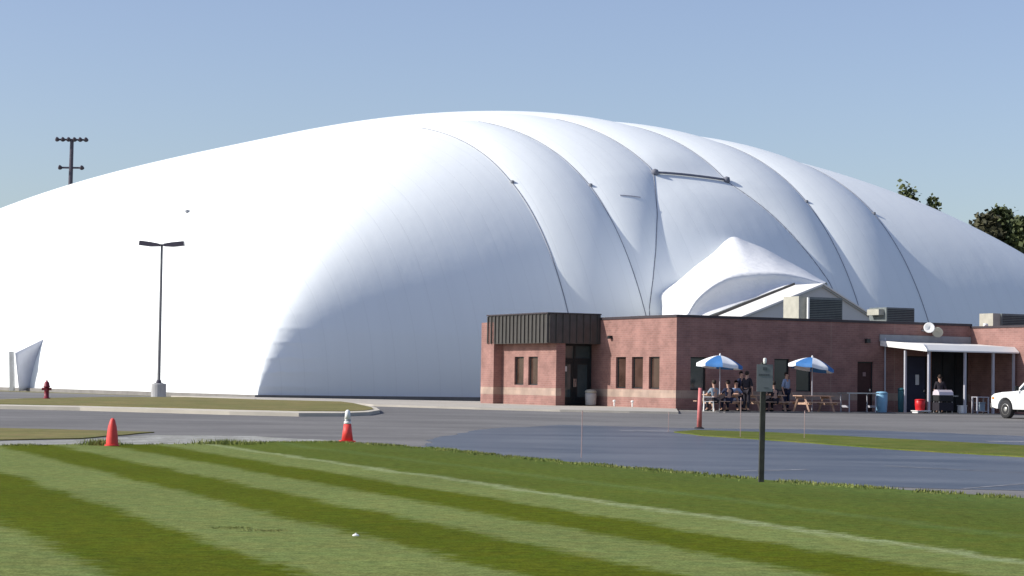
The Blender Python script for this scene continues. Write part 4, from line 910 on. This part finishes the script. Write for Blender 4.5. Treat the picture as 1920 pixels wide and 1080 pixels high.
# ------------------------------------------------------------------ pickup truck
def truck():
    # local: x forward = travel direction -x (nose at low x); side facing camera is y = -1
    t = empty('pickup_truck', G(1885, 784.5), 0, 'white pickup truck parked nose-in towards the patio at the right photo edge', 'truck')
    W2 = .98
    # lower body profile (x,z), nose at -1.0 (front axle at 0)
    wheelR = .40
    def arch(cx, r, n_=9): return [(cx+r*math.cos(math.pi-i*math.pi/n_), .42+r*math.sin(math.pi-i*math.pi/n_)) for i in range(n_+1)]
    prof = [(-.88, .48)] + [(-.50, .42)] + arch(0, .50) + [(.50, .40)] + [(2.75, .40)] + arch(3.3, .50) + [(3.8, .42), (4.75, .48), (4.8, 1.16), (2.05, 1.18), (2.0, 1.2), (.62, 1.2), (.5, 1.19), (-.2, 1.15), (-.72, 1.08), (-.90, .98), (-.94, .75)]
    mb = MB(); A = [mb.bm.verts.new((x, -W2, z)) for x, z in prof]; C = [mb.bm.verts.new((x, W2, z)) for x, z in prof]
    mb.bm.faces.new(A); mb.bm.faces.new(C[::-1])
    for k in range(len(prof)): mb.bm.faces.new((A[k], C[k], C[(k+1) % len(prof)], A[(k+1) % len(prof)]))
    body = mb.build('body', M['truck'], t)
    bv = body.modifiers.new('bevel', 'BEVEL'); bv.width = .05; bv.segments = 3; bv.limit_method = 'ANGLE'; bv.angle_limit = R(40)
    for p_ in body.data.polygons: p_.use_smooth = True
    # cab
    mb = MB(); lo_, hi_ = W2-.06, W2-.2
    cp = [(.6, 1.2, lo_), (1.22, 1.76, hi_), (2.35, 1.78, hi_), (2.55, 1.2, lo_)]
    L_ = [mb.bm.verts.new((x, -w_, z)) for x, z, w_ in cp]; R_ = [mb.bm.verts.new((x, w_, z)) for x, z, w_ in cp]
    mb.bm.faces.new(L_); mb.bm.faces.new(R_[::-1])
    for k in range(4): mb.bm.faces.new((L_[k], R_[k], R_[(k+1) % 4], L_[(k+1) % 4]))
    cab = mb.build('cab', M['truck'], t, bevel=.03)
    def quad(name, pts, m, par, th=.012):
        mb = MB(); mb.poly(pts); o = mb.build(name, m, par); sdm = o.modifiers.new('s', 'SOLIDIFY'); sdm.thickness = th; sdm.offset = 0; return o
    f = lambda x, z: -(lo_+(hi_-lo_)*(z-1.2)/.57)-.008
    for sgn in (1, -1):
        quad('side_window', [(x, sgn*f(x, z), z) for x, z in ((.86, 1.26), (1.30, 1.69), (1.68, 1.70), (1.68, 1.26))], M['glass'], cab)
        quad('side_window', [(x, sgn*f(x, z), z) for x, z in ((1.76, 1.26), (1.76, 1.70), (2.26, 1.70), (2.4, 1.26))], M['glass'], cab)
    quad('windshield', [(.66, -.84, 1.27), (1.17, -.72, 1.73), (1.17, .72, 1.73), (.66, .84, 1.27)], M['glass'], cab).location.x = -.015
    for cx in (0, 3.3):
        for s in (-1, 1):
            c = s*(W2-.13); MW = Matrix.Translation((cx, c, .40)) @ Matrix.Rotation(R(90), 4, 'X')
            mb = MB(); mb.lathe([(.25, -.12), (.37, -.13), (.405, -.09), (.405, .09), (.37, .13), (.25, .12)], (0, 0, 0), 28, MW); wh = mb.build('wheel', M['tyre'], t, smooth=True)
            mb = MB(); mb.lathe([(.06, .135*1), (.1, .12), (.14, .10), (.25, .125), (.255, .0)] if s < 0 else [(.255, 0), (.25, -.125), (.14, -.10), (.1, -.12), (.06, -.135)], (0, 0, 0), 24, MW); mb.build('rim', M['rim'], wh, smooth=True)
    mb = MB(); mb.box(-1.02, -.90, -W2+.02, W2-.02, .44, .68); mb.build('bumper', M['chrome'], t, bevel=.03)
    MB().box(-.955, -.93, -.55, .55, .74, 1.0).build('grille', M['frame'], t)
    for s in (-1, 1):
        lo2, hi2 = sorted((s*.6, s*.95)); MB().box(-.965, -.93, lo2, hi2, .76, .98).build('headlight', M['lamp'], t, bevel=.008)
        lo2, hi2 = sorted((s*(W2-.002), s*(W2+.012))); MB().box(-.86, -.72, lo2, hi2, .84, .93).build('marker_lamp', M['amber'], t)
        mb = MB(); lo2, hi2 = sorted((s*(W2+.02), s*(W2+.22))); mb.box(.86, .96, lo2, hi2, 1.22, 1.42); mb.build('mirror', M['frame'], t, bevel=.02)
        lo2, hi2 = sorted((s*(W2-.0), s*(W2+.006)))
        MB().box(.70, .712, lo2, hi2, .45, 1.16).build('door_seam', M['frame'], t); MB().box(1.70, 1.712, lo2, hi2, .45, 1.16).build('door_seam', M['frame'], t)
        lo2, hi2 = sorted((s*(W2-.0), s*(W2+.03))); MB().box(1.50, 1.64, lo2, hi2, .98, 1.02).build('door_handle', M['chrome'], t)
    mb = MB(); mb.box(-.4, 4.6, -.7, .7, .3, .40); mb.build('chassis', M['rubber'], t)
    t.scale = (.97, .97, .97)
    return t
tr = truck(); tr.rotation_euler.z = math.atan2(-BU.y, -BU.x); tr.location += BV*.93
# ------------------------------------------------------------------ trees behind the dome
def tree(px_c, px_w, py_top, Y, label, m, n_leaf, cone_, cat='tree', seed=0, sparse=1.0):
    rnd = random.Random(seed); d = ray(px_c, py_top); top = CAMZ+d.z*Y/d.y; x = d.x*Y/d.y; h = top-.4; rad = px_w/2*Y/FPX
    t = empty('pine_tree', (x, Y, .4), 0, label, cat, 'treetops showing over the dome')
    mb = MB(); mb.tube([(0, 0, 0), (.2, 0, h*.5), (0, .1, h*.97)], [.4, .26, .05], 8)
    limbs = []
    for i in range(26):
        z = h*(.45+.52*i/26); a = rnd.uniform(0, 6.28); f = 1-(z/h-.45)/.55*cone_; L = rad*max(.15, f)*rnd.uniform(.65, 1.1)
        e_ = Vector((L*math.cos(a), L*math.sin(a), z+L*rnd.uniform(.1, .45))); mb.tube([(0, 0, z), e_*.5+Vector((0, 0, z*.5)), e_], [.1, .06, .02], 5); limbs.append((Vector((0, 0, z)), e_))
    mb.build('trunk', M['bark'], t)
    V = []; Fc = []
    tips = [a.lerp(b_, rnd.uniform(.45, 1.05)) for a, b_ in limbs for _ in range(3)]
    tips += [Vector((0, 0, h*(.8+.2*i/8)))+Vector((rnd.gauss(0, .3), rnd.gauss(0, .3), 0)) for i in range(9)]
    for _ in range(n_leaf):
        c = rnd.choice(tips); r = rad*.24*sparse; p_ = c+Vector((rnd.gauss(0, r), rnd.gauss(0, r), rnd.gauss(0, r*.75)))
        s = rnd.uniform(.2, .5); a = Vector((rnd.gauss(0, 1), rnd.gauss(0, 1), rnd.gauss(0, .6))).normalized()*s; b_ = a.cross(Vector((rnd.gauss(0, 1), rnd.gauss(0, 1), rnd.gauss(0, 1)))).normalized()*s*.7
        i = len(V); V += [tuple(p_-a), tuple(p_+b_), tuple(p_+a), tuple(p_-b_)]; Fc.append((i, i+1, i+2, i+3))
    me = bpy.data.meshes.new('crown'); me.from_pydata(V, [], Fc); me.materials.append(m); o = bpy.data.objects.new('crown', me); col.objects.link(o); o.parent = t
tree(1700, 60, 352, 320, 'small spiky treetop poking over the dome, left of two', M['leaf'], 3500, .8, seed=1)
tree(1750, 44, 374, 320, 'smallest spiky treetop poking over the dome, right of the other small one', M['leaf'], 2500, .8, seed=2)
tree(1846, 70, 412, 262, 'brownish treetop leftmost in the clump over the dome right end', M['leafbrown'], 15000, .5, seed=3)
tree(1878, 66, 399, 268, 'green spire-topped tree in the middle of the clump over the dome right end', M['leaf'], 16000, .75, seed=4)
tree(1908, 74, 424, 262, 'green rounded tree in the clump just left of the photo edge', M['leaf'], 16000, .45, seed=5)
tree(1945, 90, 412, 270, 'green tree cut by the right photo edge over the dome', M['leaf'], 16000, .4, seed=6)
